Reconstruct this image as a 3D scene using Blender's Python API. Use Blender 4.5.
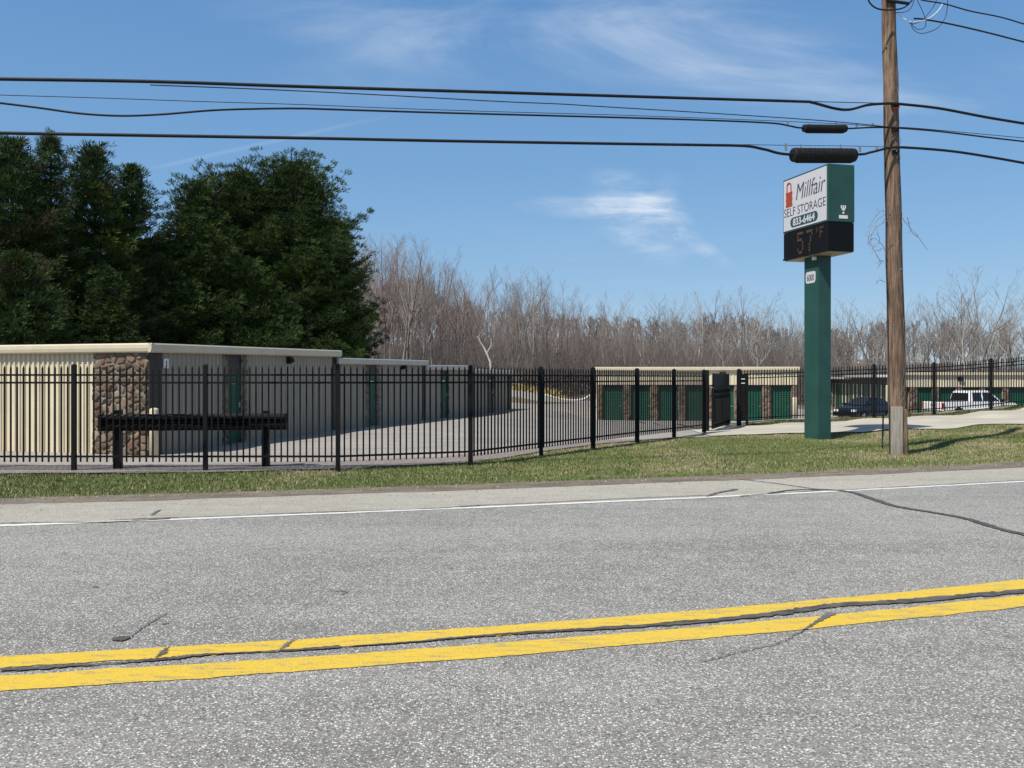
import bpy, math, random
import numpy as np
from mathutils import Vector, Matrix

for o in list(bpy.data.objects): bpy.data.objects.remove(o)
SC = bpy.context.scene
COL = SC.collection
R = math.radians
rnd = random.Random(7)
F = 900.0; HY = 378.0; EYE = 1.7

# ------------------------------------------------------------ camera
cam = bpy.data.cameras.new('camera'); camo = bpy.data.objects.new('camera', cam); COL.objects.link(camo)
cam.sensor_width = 36; cam.lens = F/1024*36; cam.shift_y = -6/1024
cam.clip_start = 0.05; cam.clip_end = 3000
camo.location = (0, 0, EYE); camo.rotation_euler = (R(90), 0, 0)
SC.camera = camo

# ------------------------------------------------------------ light
SUN_EL = R(54); SUN_AZ = R(43)          # shadows fall towards (cos az, sin az)
S = Vector((-math.cos(SUN_AZ)*math.cos(SUN_EL), -math.sin(SUN_AZ)*math.cos(SUN_EL), math.sin(SUN_EL)))
sl = bpy.data.lights.new('sun', 'SUN'); sl.energy = 5.0; sl.angle = R(0.53); sl.color = (1.0, 0.94, 0.84)
so = bpy.data.objects.new('sun', sl); COL.objects.link(so)
so.rotation_euler = S.to_track_quat('Z', 'Y').to_euler(); so.location = (-20, -20, 40)
SC.view_settings.view_transform = 'Standard'; SC.view_settings.look = 'None'
SC.view_settings.exposure = 0.14; SC.view_settings.gamma = 1.0

world = bpy.data.worlds.new('World'); SC.world = world; world.use_nodes = True
wt = world.node_tree; wt.nodes.clear()

class NT:
    """tiny node helper"""
    def __init__(s, tree): s.t = tree
    def n(s, typ, **kw):
        nd = s.t.nodes.new(typ)
        ins = kw.pop('ins', {})
        for k, v in kw.items(): setattr(nd, k, v)
        for k, v in ins.items(): s.set(nd.inputs[k], v)
        return nd
    def set(s, sock, v):
        if isinstance(v, bpy.types.NodeSocket): s.t.links.new(v, sock)
        elif isinstance(v, bpy.types.Node): s.t.links.new(v.outputs[0], sock)
        else:
            if isinstance(v, (tuple, list)) and len(v) == 3 and len(sock.default_value) == 4: v = (*v, 1)
            sock.default_value = v
    def m(s, op, a, b=0.0, c=0.0, clamp=False):
        nd = s.t.nodes.new('ShaderNodeMath'); nd.operation = op; nd.use_clamp = clamp
        s.set(nd.inputs[0], a); s.set(nd.inputs[1], b); s.set(nd.inputs[2], c)
        return nd.outputs[0]
    def mix(s, f, a, b, mode='MIX'):
        nd = s.t.nodes.new('ShaderNodeMix'); nd.data_type = 'RGBA'; nd.blend_type = mode
        s.set(nd.inputs[0], f); s.set(nd.inputs[6], a); s.set(nd.inputs[7], b)
        return nd.outputs[2]
    def ramp(s, v, a, b, lo=0.0, hi=1.0, smooth=True):
        nd = s.t.nodes.new('ShaderNodeMapRange'); nd.interpolation_type = 'SMOOTHSTEP' if smooth else 'LINEAR'
        s.set(nd.inputs[0], v); nd.inputs[1].default_value = a; nd.inputs[2].default_value = b
        nd.inputs[3].default_value = lo; nd.inputs[4].default_value = hi
        return nd.outputs[0]
    def noise(s, vec, scale, detail=4, rough=.55, dist=0.0, out=0):
        nd = s.n('ShaderNodeTexNoise'); s.set(nd.inputs['Vector'], vec); nd.inputs['Scale'].default_value = scale
        nd.inputs['Detail'].default_value = detail; nd.inputs['Roughness'].default_value = rough
        nd.inputs['Distortion'].default_value = dist
        return nd.outputs[out]

W = NT(wt)
sky = W.n('ShaderNodeTexSky', sky_type='NISHITA', sun_disc=False)
sky.sun_elevation = SUN_EL; sky.sun_rotation = math.atan2(S.x, S.y)
sky.air_density = 1.0; sky.dust_density = 0.25; sky.ozone_density = 1.2; sky.altitude = 200
tc = W.n('ShaderNodeTexCoord')
sep = W.n('ShaderNodeSeparateXYZ'); wt.links.new(tc.outputs['Generated'], sep.inputs[0])
yy = W.m('MAXIMUM', sep.outputs[1], 0.02)
u = W.m('DIVIDE', sep.outputs[0], yy); v = W.m('DIVIDE', sep.outputs[2], yy)
front = W.ramp(sep.outputs[1], 0.1, 0.4)
uv = W.n('ShaderNodeCombineXYZ', ins={0: u, 1: v}).outputs[0]
def rot2(ang, sx, sy, off=(0, 0, 0)):
    mp = W.n('ShaderNodeMapping'); W.set(mp.inputs['Vector'], uv)
    mp.inputs['Rotation'].default_value = (0, 0, ang); mp.inputs['Scale'].default_value = (sx, sy, 1); mp.inputs['Location'].default_value = off
    return mp.outputs[0]
def blob(cu, cv, ru, rv, ang=0):
    du = W.m('SUBTRACT', u, cu); dv = W.m('SUBTRACT', v, cv)
    ca, sa = math.cos(ang), math.sin(ang)
    a = W.m('ADD', W.m('MULTIPLY', du, ca), W.m('MULTIPLY', dv, sa))
    b = W.m('SUBTRACT', W.m('MULTIPLY', dv, ca), W.m('MULTIPLY', du, sa))
    q = W.m('ADD', W.m('POWER', W.m('ABSOLUTE', W.m('DIVIDE', a, ru)), 2.0), W.m('POWER', W.m('ABSOLUTE', W.m('DIVIDE', b, rv)), 2.0))
    return W.ramp(q, 0.0, 1.0, 1.0, 0.0)
def px(x, y): return ((x-512)/F, (HY-y)/F)
n_w = W.noise(rot2(0.55, 4, 22), 1.6, 7, .62, .8)
n_v = W.noise(rot2(0.12, 1.3, 5), 1.7, 6, .6, .6)
n_f = W.noise(rot2(-0.3, 7, 16, (3, 1, 0)), 2.2, 6, .65, .5)
def addm(*xs):
    r = xs[0]
    for q in xs[1:]: r = W.m('ADD', r, q)
    return r
def bl(x, y, rx, ry, deg, k): 
    c = px(x, y); return W.m('MULTIPLY', blob(c[0], c[1], rx/F, ry/F, R(deg)), k)
wisp = addm(bl(640, 216, 75, 42, -35, 1.1), bl(655, 200, 40, 22, 40, .7), bl(590, 208, 90, 14, -3, .55), bl(690, 240, 60, 11, -32, .8))
wisp = W.m('MULTIPLY', wisp, W.ramp(W.m('ADD', W.m('MULTIPLY', n_w, .6), W.m('MULTIPLY', n_f, .5)), .42, .72))
veil = addm(bl(560, 25, 420, 75, -6, 1.0), bl(760, 60, 220, 60, -15, .8), bl(930, 110, 160, 40, 20, .6), bl(420, 70, 200, 40, 5, .4))
veil = W.m('MULTIPLY', veil, W.ramp(n_v, .38, .75))
low = W.m('MULTIPLY', W.m('MULTIPLY', W.ramp(v, .02, .13), W.ramp(v, .22, .14)), W.ramp(n_v, .45, .8))
# contrail
c1 = px(140, 171); c2 = px(360, 122)
sl_ = (c2[1]-c1[1])/(c2[0]-c1[0])
dl = W.m('ABSOLUTE', W.m('SUBTRACT', W.m('SUBTRACT', v, c1[1]), W.m('MULTIPLY', W.m('SUBTRACT', u, c1[0]), sl_)))
trail = W.m('MULTIPLY', W.ramp(dl, .0035, .0008), W.m('MULTIPLY', W.ramp(u, c1[0]-.01, c1[0]+.05), W.ramp(u, c2[0]+.08, c2[0]-.08)))
tot = addm(W.m('MULTIPLY', wisp, .62), W.m('MULTIPLY', veil, .44), W.m('MULTIPLY', low, .16), W.m('MULTIPLY', trail, .10))
tot = W.m('MULTIPLY', tot, front)
tot = W.m('MINIMUM', tot, .85)
hsv = W.n('ShaderNodeHueSaturation', ins={'Saturation': 1.12, 'Value': 1.0, 'Color': sky.outputs[0]})
CLOUD = (5.6, 6.3, 7.3)
cr_ = W.n('ShaderNodeValToRGB'); W.set(cr_.inputs[0], sep.outputs[2])
ce = cr_.color_ramp.elements; ce[0].position = 0.0; ce[0].color = (.265, .435, .65, 1); ce[1].position = 1.0; ce[1].color = (.20, .25, .31, 1)
for p_, c_ in ((.07, (.228, .40, .63)), (.20, (.165, .345, .60)), (.42, (.098, .255, .535)), (.58, (.17, .245, .36))):
    q_ = ce.new(p_); q_.color = (*c_, 1)
blue = W.mix(1.0, cr_.outputs[0], (9.0, 9.0, 9.0), 'MULTIPLY')
skyc = W.mix(tot, W.mix(.72, hsv.outputs[0], blue), CLOUD)
bg = W.n('ShaderNodeBackground', ins={'Color': skyc, 'Strength': 0.115})
wo = W.n('ShaderNodeOutputWorld', ins={'Surface': bg.outputs[0]})

# ------------------------------------------------------------ materials
MATS = {}
def mat(name, color=(.5, .5, .5), rough=.7, metal=0.0, var=0.0, vscale=3.0, bump=0.0, bscale=40.0, emit=None, coat=0.0, spec=.5, streak=0.0):
    if name in MATS: return MATS[name]
    m = bpy.data.materials.new(name); m.use_nodes = True; t = m.node_tree
    b = t.nodes['Principled BSDF']; N = NT(t)
    b.inputs['Roughness'].default_value = rough; b.inputs['Metallic'].default_value = metal
    b.inputs['Specular IOR Level'].default_value = spec
    b.inputs['Coat Weight'].default_value = coat
    c = N.n('ShaderNodeTexCoord').outputs['Object']
    if var > 0:
        n = N.noise(c, vscale, 6, .6)
        f = N.ramp(n, .3, .7)
        dark = tuple(q*(1-var) for q in color); lite = tuple(min(1, q*(1+var)) for q in color)
        N.set(b.inputs['Base Color'], N.mix(f, dark, lite))
    else: b.inputs['Base Color'].default_value = (*color, 1)
    if streak > 0:
        mp = N.n('ShaderNodeMapping'); N.set(mp.inputs['Vector'], c); mp.inputs['Scale'].default_value = (5, 5, .35)
        st = N.m('MULTIPLY', N.ramp(N.noise(mp.outputs[0], 1.6, 6, .7), .50, .78), N.ramp(N.noise(c, .7, 3, .5), .35, .65))
        src = b.inputs['Base Color'].links[0].from_socket
        N.set(b.inputs['Base Color'], N.mix(N.m('MULTIPLY', st, streak), src, tuple(q*.5 for q in color)))
    if bump > 0:
        bn = N.n('ShaderNodeBump'); bn.inputs['Strength'].default_value = bump; bn.inputs['Distance'].default_value = .01
        N.set(bn.inputs['Height'], N.noise(c, bscale, 5, .6)); N.set(b.inputs['Normal'], bn)
    if emit:
        b.inputs['Emission Color'].default_value = (*emit[0], 1); b.inputs['Emission Strength'].default_value = emit[1]
    MATS[name] = m
    return m
def blank(name, rough=.8):
    m = bpy.data.materials.new(name); m.use_nodes = True
    N = NT(m.node_tree); b = m.node_tree.nodes['Principled BSDF']; b.inputs['Roughness'].default_value = rough
    MATS[name] = m
    return m, N, b
def pos(N): return N.n('ShaderNodeNewGeometry').outputs['Position']
def bumpn(N, b, h, strength, dist):
    bn = N.n('ShaderNodeBump'); bn.inputs['Strength'].default_value = strength; bn.inputs['Distance'].default_value = dist
    N.set(bn.inputs['Height'], h); N.set(b.inputs['Normal'], bn)

# asphalt with pale exposed chips
def asphalt(name, base_lo, base_hi, chip, chipscale, tint=(1, 1, 1), chip_amt=1.0):
    m, N, b = blank(name, .85); p = pos(N)
    vo = N.n('ShaderNodeTexVoronoi', ins={'Vector': p, 'Scale': chipscale}); 
    r = N.n('ShaderNodeSeparateColor'); N.set(r.inputs[0], vo.outputs['Color'])
    vo2 = N.n('ShaderNodeTexVoronoi', ins={'Vector': p, 'Scale': chipscale*.72})
    r2 = N.n('ShaderNodeSeparateColor'); N.set(r2.inputs[0], vo2.outputs['Color'])
    big = N.noise(p, .35, 5, .6); mid = N.noise(p, 4.0, 6, .7)
    mp = N.n('ShaderNodeMapping'); N.set(mp.inputs['Vector'], p); mp.inputs['Rotation'].default_value = (0, 0, R(-15)); mp.inputs['Scale'].default_value = (.12, 1.5, 1)
    trk = N.noise(mp.outputs[0], 1.1, 4, .6)
    base = N.mix(N.ramp(N.m('ADD', N.m('ADD', N.m('MULTIPLY', big, .3), N.m('MULTIPLY', mid, .35)), N.m('MULTIPLY', trk, .35)), .38, .60), base_lo, base_hi)
    f = N.m('MULTIPLY', N.m('MULTIPLY', N.ramp(r.outputs[0], .30, .90), N.ramp(vo.outputs['Distance'], .60, .28)), chip_amt)
    c1_ = N.mix(f, base, chip)
    f2 = N.m('MULTIPLY', N.m('MULTIPLY', N.ramp(r2.outputs[1], .80, .95), N.ramp(vo2.outputs['Distance'], .55, .2)), .8*chip_amt)
    c2_ = N.mix(f2, c1_, tuple(min(1, q*1.25) for q in chip))
    dk = N.m('MULTIPLY', N.ramp(r.outputs[2], .55, .95), .7)
    c3_ = N.mix(dk, c2_, tuple(q*.45 for q in base_lo))
    N.set(b.inputs['Base Color'], c3_)
    bumpn(N, b, N.m('ADD', vo.outputs['Distance'], N.m('MULTIPLY', r.outputs[1], .8)), .7, .005)
    return m
M_ROAD = asphalt('worn_asphalt', (.178, .171, .160), (.272, .263, .248), (.69, .68, .66), 98)
M_SHOULDER = asphalt('shoulder_asphalt', (.325, .305, .262), (.425, .40, .345), (.54, .515, .45), 95, chip_amt=.7)
M_YARD = asphalt('yard_asphalt', (.26, .24, .22), (.37, .345, .315), (.42, .40, .37), 60, chip_amt=.6)
m, N, b = blank('concrete', .85); p = pos(N)
c = N.mix(N.ramp(N.noise(p, .6, 6, .65), .3, .7), (.38, .35, .29), (.50, .465, .39))
cc = N.noise(p, 30, 4, .7); N.set(b.inputs['Base Color'], N.mix(N.ramp(cc, .35, .75, 0, .35), c, (.30, .285, .26)))
bumpn(N, b, cc, .3, .004); M_CONC = m
m, N, b = blank('dirt', .95); p = pos(N)
c = N.mix(N.ramp(N.noise(p, 2.5, 7, .7), .35, .65), (.12, .095, .07), (.20, .17, .13))
c = N.mix(N.ramp(N.noise(p, 60, 3, .7), .58, .78, 0, .5), c, (.29, .265, .22)); N.set(b.inputs['Base Color'], c)
bumpn(N, b, N.noise(p, 40, 5, .7), .7, .015); M_DIRT = m
m, N, b = blank('ground_soil', .95); p = pos(N)
sp = N.n('ShaderNodeSeparateXYZ'); N.set(sp.inputs[0], p)
g = N.mix(N.ramp(N.noise(p, .9, 7, .7), .38, .62), (.115, .12, .05), (.25, .21, .125))
g = N.mix(N.ramp(N.noise(p, 18, 4, .7), .45, .7, 0, .6), g, (.15, .125, .07))
lit = N.mix(N.ramp(N.noise(p, .5, 7, .75), .35, .7), (.13, .10, .085), (.21, .175, .15))
far = N.ramp(N.m('ADD', sp.outputs[1], N.m('MULTIPLY', N.noise(p, .3, 4), 6)), 70, 76)
N.set(b.inputs['Base Color'], N.mix(far, g, lit)); bumpn(N, b, N.noise(p, 25, 6, .7), .8, .03); M_SOIL = m
def paint(name, col, worn, wear):
    m, N, b = blank(name, .6); p = pos(N)
    mp = N.n('ShaderNodeMapping'); N.set(mp.inputs['Vector'], p); mp.inputs['Rotation'].default_value = (0, 0, R(-15)); mp.inputs['Scale'].default_value = (1, 5, 1)
    n1 = N.noise(mp.outputs[0], 5, 8, .75); n2 = N.noise(p, 90, 3, .8)
    f = N.ramp(N.m('ADD', N.m('MULTIPLY', n1, .6), N.m('MULTIPLY', n2, .4)), wear, wear+.05, 0, .85)
    c = N.mix(N.ramp(N.noise(p, 60, 4, .7), .3, .7), tuple(q*.85 for q in col), col)
    N.set(b.inputs['Base Color'], N.mix(f, c, worn)); bumpn(N, b, n2, .4, .003)
    return m
M_YELLOW = paint('yellow_road_paint', (.69, .475, .045), (.24, .215, .16), .528)
M_WHITE = paint('white_road_paint', (.74, .74, .72), (.33, .32, .30), .55)
M_TAR = mat('crack_tar', (.075, .07, .066), .9, var=.45, vscale=12)
M_GREYTAR = mat('greyed_crack', (.13, .125, .12), .85, var=.4, vscale=14)
CREAM = (.64, .565, .41)
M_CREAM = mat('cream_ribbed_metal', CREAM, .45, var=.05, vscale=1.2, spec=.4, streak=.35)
M_TRIM = mat('cream_trim', (.58, .51, .375), .45, var=.04, streak=.3)
M_ROOFM = mat('grey_roof_metal', (.42, .42, .42), .4, var=.1, metal=.2)
M_BRIGHTROOF = mat('bright_roof_metal', (.70, .70, .70), .35, metal=.3)
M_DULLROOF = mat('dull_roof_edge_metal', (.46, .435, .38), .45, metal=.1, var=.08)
M_TAUPE = mat('shade_toned_taupe_metal', (.30, .26, .20), .5, var=.06, vscale=1.0, streak=.45)  # darker than the cream: side walls' shade is put into the colour
M_BROWN = mat('dark_brown_trim', (.035, .026, .021), .6, var=.2)
M_GREEN = mat('green_roller_door', (.008, .08, .05), .5, spec=.25, var=.15, streak=.4)
M_SIGNG = mat('green_sign_metal', (.016, .070, .058), .5, var=.12, vscale=1.5, coat=.1, streak=.4)
M_BLACK = mat('black_fence_metal', (.005, .005, .005), .6, var=.3, vscale=6, spec=.22)
M_BLACKR = mat('black_rail', (.004, .004, .004), .5, spec=.2, var=.3, vscale=3)
M_RUBBER = mat('black_rubber', (.008, .008, .008), .7, var=.3, vscale=8, spec=.3)
M_CABLE = mat('cable_sheath', (.011, .011, .012), .6, var=.5, vscale=6, spec=.35)
M_FACE = mat('white_sign_face', (.52, .52, .55), .45)
M_INK = mat('dark_ink', (.025, .035, .045), .5)
M_INKG = mat('dark_teal_ink', (.02, .06, .075), .5)
M_RED = mat('red_padlock_ink', (.33, .05, .025), .5)
M_LED = mat('led_housing', (.005, .005, .005), .5, spec=.2)
M_AMBER = mat('amber_led', (.07, .035, .012), .5, emit=((1, .36, .06), .013))
M_ORANGE = mat('orange_tag', (.75, .09, .03), .5)
M_ZINC = mat('zinc', (.30, .30, .29), .45, metal=.6)
M_WSOFT = mat('white_plastic', (.75, .75, .72), .5)
M_UNDER = mat('unpainted_soffit', (.38, .33, .26), .6, var=.3)
M_STONEWHITE = mat('white_pipe', (.62, .61, .57), .6, var=.15)
# stone: colour from stone id attribute
def attr_mat(name, rough=.85, bump=0.0, bscale=60, trans=0.0):
    m, N, b = blank(name, rough)
    a = N.n('ShaderNodeAttribute'); a.attribute_name = 'Col'
    p = N.n('ShaderNodeTexCoord').outputs['Object']
    if bump:
        n = N.noise(p, bscale, 5, .7)
        N.set(b.inputs['Base Color'], N.mix(N.ramp(n, .3, .7, 0, .45), a.outputs[0], N.mix(1.0, a.outputs[0], (.5, .5, .5), 'MULTIPLY')))
        bumpn(N, b, n, bump, .01)
    else: N.set(b.inputs['Base Color'], a.outputs[0])
    b.inputs['Specular IOR Level'].default_value = .3
    return m
M_STONE = attr_mat('field_stone', .85, .6, 30)
M_BLADE = attr_mat('grass_blade', .7)
M_NEEDLE = attr_mat('pine_needle', .85)
M_NEEDLE.node_tree.nodes['Principled BSDF'].inputs['Specular IOR Level'].default_value = .12
def bark(name, lo, hi, sx=8.0):
    m, N, b = blank(name, .9); p = N.n('ShaderNodeTexCoord').outputs['Object']
    mp = N.n('ShaderNodeMapping'); N.set(mp.inputs['Vector'], p); mp.inputs['Scale'].default_value = (sx, sx, sx*.07)
    n = N.noise(mp.outputs[0], 4, 7, .7)
    n2 = N.noise(p, 1.2, 5, .6)
    c = N.mix(N.ramp(n, .33, .68), lo, hi)
    N.set(b.inputs['Base Color'], N.mix(N.ramp(n2, .4, .7, 0, .5), c, tuple(q*.6 for q in lo)))
    bumpn(N, b, n, .8, .02)
    return m
M_POLE = bark('weathered_pole_wood', (.06, .036, .024), (.285, .19, .13), 6.0)
M_PLANK = bark('grey_plank_wood', (.27, .235, .195), (.46, .42, .36), 8.0)
M_PBARK = bark('pine_bark', (.06, .045, .035), (.14, .11, .09))
BARKS = [bark('grey_bark', (.25, .225, .20), (.43, .395, .36)), bark('brown_bark', (.17, .14, .12), (.32, .275, .245)),
         bark('reddish_bark', (.135, .088, .075), (.25, .18, .16)), bark('pale_bark', (.38, .36, .33), (.62, .59, .55))]
TWIGS = [mat('grey_twig', (.26, .227, .20), .9), mat('brown_twig', (.215, .175, .15), .9), mat('budding_twig', (.31, .238, .22), .9), mat('pale_twig', (.34, .31, .28), .9)]

# ------------------------------------------------------------ mesh helpers
def tag(o, label=None, cat=None, group=None, kind=None):
    if label: o['label'] = label
    if cat: o['category'] = cat
    if group: o['group'] = group
    if kind: o['kind'] = kind
    return o
def empty(name, loc=(0, 0, 0), rz=0.0):
    o = bpy.data.objects.new(name, None); COL.objects.link(o); o.location = loc; o.rotation_euler = (0, 0, rz); o.empty_display_size = .2
    return o
def link(name, me, mats, parent=None, loc=None, smooth=False):
    o = bpy.data.objects.new(name, me); COL.objects.link(o)
    for q in (mats if isinstance(mats, (list, tuple)) else [mats]):
        if q: me.materials.append(q)
    if parent: o.parent = parent
    if loc is not None: o.location = loc
    if smooth: me.polygons.foreach_set('use_smooth', [True]*len(me.polygons))
    return o
def npmesh(name, V, Fc, col=None, midx=None):
    V = np.asarray(V, dtype=np.float32); Fc = np.asarray(Fc, dtype=np.int32)
    me = bpy.data.meshes.new(name); k = Fc.shape[1]; nf = len(Fc)
    me.vertices.add(len(V)); me.vertices.foreach_set('co', V.ravel())
    me.loops.add(nf*k); me.loops.foreach_set('vertex_index', Fc.ravel())
    me.polygons.add(nf); me.polygons.foreach_set('loop_start', np.arange(nf, dtype=np.int32)*k)
    try: me.polygons.foreach_set('loop_total', np.full(nf, k, dtype=np.int32))
    except Exception: pass
    if midx is not None: me.polygons.foreach_set('material_index', np.asarray(midx, dtype=np.int32))
    me.update(calc_edges=True)
    if col is not None:
        ca = me.color_attributes.new('Col', 'FLOAT_COLOR', 'POINT')
        c4 = np.ones((len(V), 4), dtype=np.float32); c4[:, :3] = col
        ca.data.foreach_set('color', c4.ravel())
    me.validate()
    return me
class MB:
    def __init__(s): s.v = []; s.f = []
    def add(s, vs, fs):
        o = len(s.v); s.v += [tuple(q) for q in vs]; s.f += [tuple(i+o for i in f) for f in fs]; return s
    def box(s, x0, x1, y0, y1, z0, z1):
        return s.add([(x0,y0,z0),(x1,y0,z0),(x1,y1,z0),(x0,y1,z0),(x0,y0,z1),(x1,y0,z1),(x1,y1,z1),(x0,y1,z1)],
                     [(0,3,2,1),(4,5,6,7),(0,1,5,4),(1,2,6,5),(2,3,7,6),(3,0,4,7)])
    def bar(s, a, b_, w, h, up=(0, 0, 1)):
        a = Vector(a); b_ = Vector(b_); d = (b_-a).normalized(); sd = d.cross(Vector(up)).normalized()*w/2; u_ = sd.cross(d).normalized()*h/2
        vs = [a-sd-u_, a+sd-u_, a+sd+u_, a-sd+u_, b_-sd-u_, b_+sd-u_, b_+sd+u_, b_-sd+u_]
        return s.add(vs, [(0,3,2,1),(4,5,6,7),(0,1,5,4),(1,2,6,5),(2,3,7,6),(3,0,4,7)])
    def tube(s, pts, r, n=6, caps=True):
        pts = [Vector(q) for q in pts]; rs = r if isinstance(r, (list, tuple)) else [r]*len(pts); o = len(s.v); up = None
        for i, q in enumerate(pts):
            d = (pts[min(i+1, len(pts)-1)]-pts[max(i-1, 0)]).normalized()
            if up is None: up = Vector((0, 0, 1)) if abs(d.z) < .9 else Vector((1, 0, 0))
            sd = d.cross(up).normalized(); up = sd.cross(d).normalized()
            for k in range(n):
                a = 2*math.pi*k/n; s.v.append(tuple(q+(sd*math.cos(a)+up*math.sin(a))*rs[i]))
        for i in range(len(pts)-1):
            for k in range(n):
                a = o+i*n+k; b2 = o+i*n+(k+1) % n; s.f.append((a, b2, b2+n, a+n))
        if caps:
            s.f.append(tuple(o+k for k in range(n))[::-1]); s.f.append(tuple(o+(len(pts)-1)*n+k for k in range(n)))
        return s
    def prism(s, prof, y0, y1, y0t=None, y1t=None, zt=None):
        """side profile (x,z) extruded along y; optional narrowing for points above zt"""
        n = len(prof); vs = []
        for side in (0, 1):
            for (x, z) in prof:
                y = (y0, y1)[side]
                if zt is not None:
                    k = max(0, min(1, (z-zt[0])/(zt[1]-zt[0]))); y = y*(1-k)+(y0t, y1t)[side]*k
                vs.append((x, y, z))
        fs = [tuple(range(n)), tuple(range(2*n-1, n-1, -1))]
        for i in range(n): j = (i+1) % n; fs.append((j, i, i+n, j+n))
        return s.add(vs, fs)
    def build(s, name, mats, parent=None, loc=None, smooth=False, bevel=0.0):
        me = bpy.data.meshes.new(name); me.from_pydata(s.v, [], s.f); me.update()
        o = link(name, me, mats, parent, loc, smooth)
        if bevel:
            bm_ = o.modifiers.new('bevel', 'BEVEL'); bm_.width = bevel; bm_.segments = 2; bm_.limit_method = 'ANGLE'; bm_.angle_limit = R(35)
        return o
def cr(pts, sub=6):
    P = [Vector(q) for q in pts]; P = [P[0]*2-P[1]]+P+[P[-1]*2-P[-2]]; out = []
    for i in range(1, len(P)-2):
        a, b_, c_, d = P[i-1:i+3]
        for k in range(sub):
            t = k/sub; out.append(.5*((2*b_)+(c_-a)*t+(2*a-5*b_+4*c_-d)*t*t+(3*b_-a-3*c_+d)*t*t*t))
    out.append(P[-2]); return out

# ------------------------------------------------------------ terrain function
def curve(pts):
    p = np.array(pts, float); co = np.polyfit(p[:, 0], p[:, 1], 2); lo, hi = p[0, 0]-1, p[-1, 0]+1
    def f(x):
        x = np.asarray(x, float); xc = np.clip(x, lo, hi)
        return np.polyval(co, xc)+(x-xc)*(2*co[0]*xc+co[1])
    return f
ROADZ = .30
def rp(x, y): d = (EYE-ROADZ)*F/(y-HY); return ((x-512)/F*d, d)
CEN = curve([rp(0, 675.7), rp(340, 655), rp(512, 642.5), rp(680, 628.5), rp(850, 613), rp(1024, 594)])
WHT = curve([rp(0, 526.5), rp(300, 515.5), rp(480, 508), rp(740, 496.5), rp(1024, 482)])
SHO = curve([rp(0, 503.5), rp(340, 494), rp(684, 481), rp(860, 474), rp(1024, 467)])
CP = np.array([(-30,16,0),(-20,16,0),(-13,16.4,0),(-8,16.4,0),(-5.6,16.4,0),(-3.2,16.4,0),(-.8,17.5,0),(.6,19.7,0),(1.95,21.7,0),(3.3,23.8,0),(4.6,25.7,0),(5.9,27.6,0),
 (-8,20,-.03),(-13,20.5,-.03),(-6,25,.03),(-5.5,28.2,.07),(-3.4,34.9,.06),(-1.8,40,.03),(0,45,.1),(-15,30,.05),(-20,45,.1),(-8,45,.05),(-30,60,.2),
 (2,28,-.02),(3,35,-.15),(8,38,-.3),(4.7,50,-.72),(10,50,-.72),(16,50,-.72),(10,43,-.5),(5,43,-.45),(0,60,-.15),(20,57,-1.0),(27,55,-1.05),(30,62,-1.05),(40,62,-1.05),(24,62,-1.05),(10,65,-.8),
 (-.2,76,.85),(2.4,76,.5),(5.4,75,-.2),(7.5,76,.35),(3,68,-.35),(-8,76,.8),(20,90,-.6),(50,90,-.8),(0,110,1.0),(30,120,0),(-40,110,1.5),
 (8.15,32.6,-.03),(11.2,33.4,.1),(11.2,33,.02),(13.7,34,.17),(16.2,34.5,.25),(18.7,35.1,.41),(21.1,35.7,.60),(24,36.5,.8),(16,32.5,.24),(18.5,33,.38),(28,38,1.05),(40,40,1.1),
 (14,39.5,-.4),(19,40,-.3),(25,42,-.2),(34,46,-.3),(45,50,-.5),
 (8.3,24.4,.03),(9.5,26,.1),(11.7,26.5,.2),(14.5,25.5,.37),(20,26,.55),(26,29,.8),(8,18.7,.13),(14,18.5,.32),(20,20,.42),(12,21,.25),(5,20,.03),(2,17,.05),(30,24,.6),(0,0,.2),(-20,0,.1),(20,5,.3),(0,-30,0)], float)
def sstep(t): t = np.clip(t, 0, 1); return t*t*(3-2*t)
def zg(x, y):
    x = np.asarray(x, float); y = np.asarray(y, float); sh = np.broadcast(x, y).shape
    xf = np.broadcast_to(x, sh).ravel(); yf = np.broadcast_to(y, sh).ravel()
    num = np.zeros_like(xf); den = np.zeros_like(xf)
    for cx, cy, cz in CP:
        w = 1/((xf-cx)**2+(yf-cy)**2+.8)**3; num += w*cz; den += w
    T = num/den
    s = SHO(xf); d = (yf-s)*.955
    near = CEN(xf)-6.2
    k = sstep(d/3.2); k2 = sstep((near-yf)/4)
    z = np.where(d > 0, ROADZ*(1-k)+T*k, np.where(yf < near, ROADZ*(1-k2)+(-.05)*k2, ROADZ))
    hill = 7.5*sstep((yf-118)/95)*np.exp(-((xf-12)/62)**2)+3.5*sstep((yf-118)/95)
    z = z+hill
    return z.reshape(sh)
def zz(x, y): return float(zg(np.array([x]), np.array([y]))[0])
def G(x, y):
    """ground point seen at a pixel of the reference layout"""
    d = np.linspace(4, 140, 2000); X = (x-512)/F*d; Z = EYE+(HY-y)/F*d
    h = zg(X, d); i = int(np.argmax(Z <= h)); i = max(i, 1)
    return (float(X[i]), float(d[i]), float(h[i]))
gfp = [G(*q)[:2] for q in [(0,474),(200,473),(340,468.5),(430,465),(500,459),(540,452),(600,444),(660,439),(740,435.5),(800,434),(910,429.5),(1024,425)]]
gfp = sorted([(-40, 16.3), (-14, 16.3)]+gfp+[(20, 27), (30, 31), (60, 40)])
GX = np.array([q[0] for q in gfp]); GY = np.array([q[1] for q in gfp])
def GRF(x): return np.interp(x, GX, GY)
FNX = np.array([6, 8.15, 11.2, 13.7, 16.2, 18.7, 21.1, 24, 28, 60]); FNY = np.array([28.6, 32.6, 33.4, 34, 34.5, 35.1, 35.7, 36.5, 38, 50])
def FEN(x): return np.interp(x, FNX, FNY)

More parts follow.
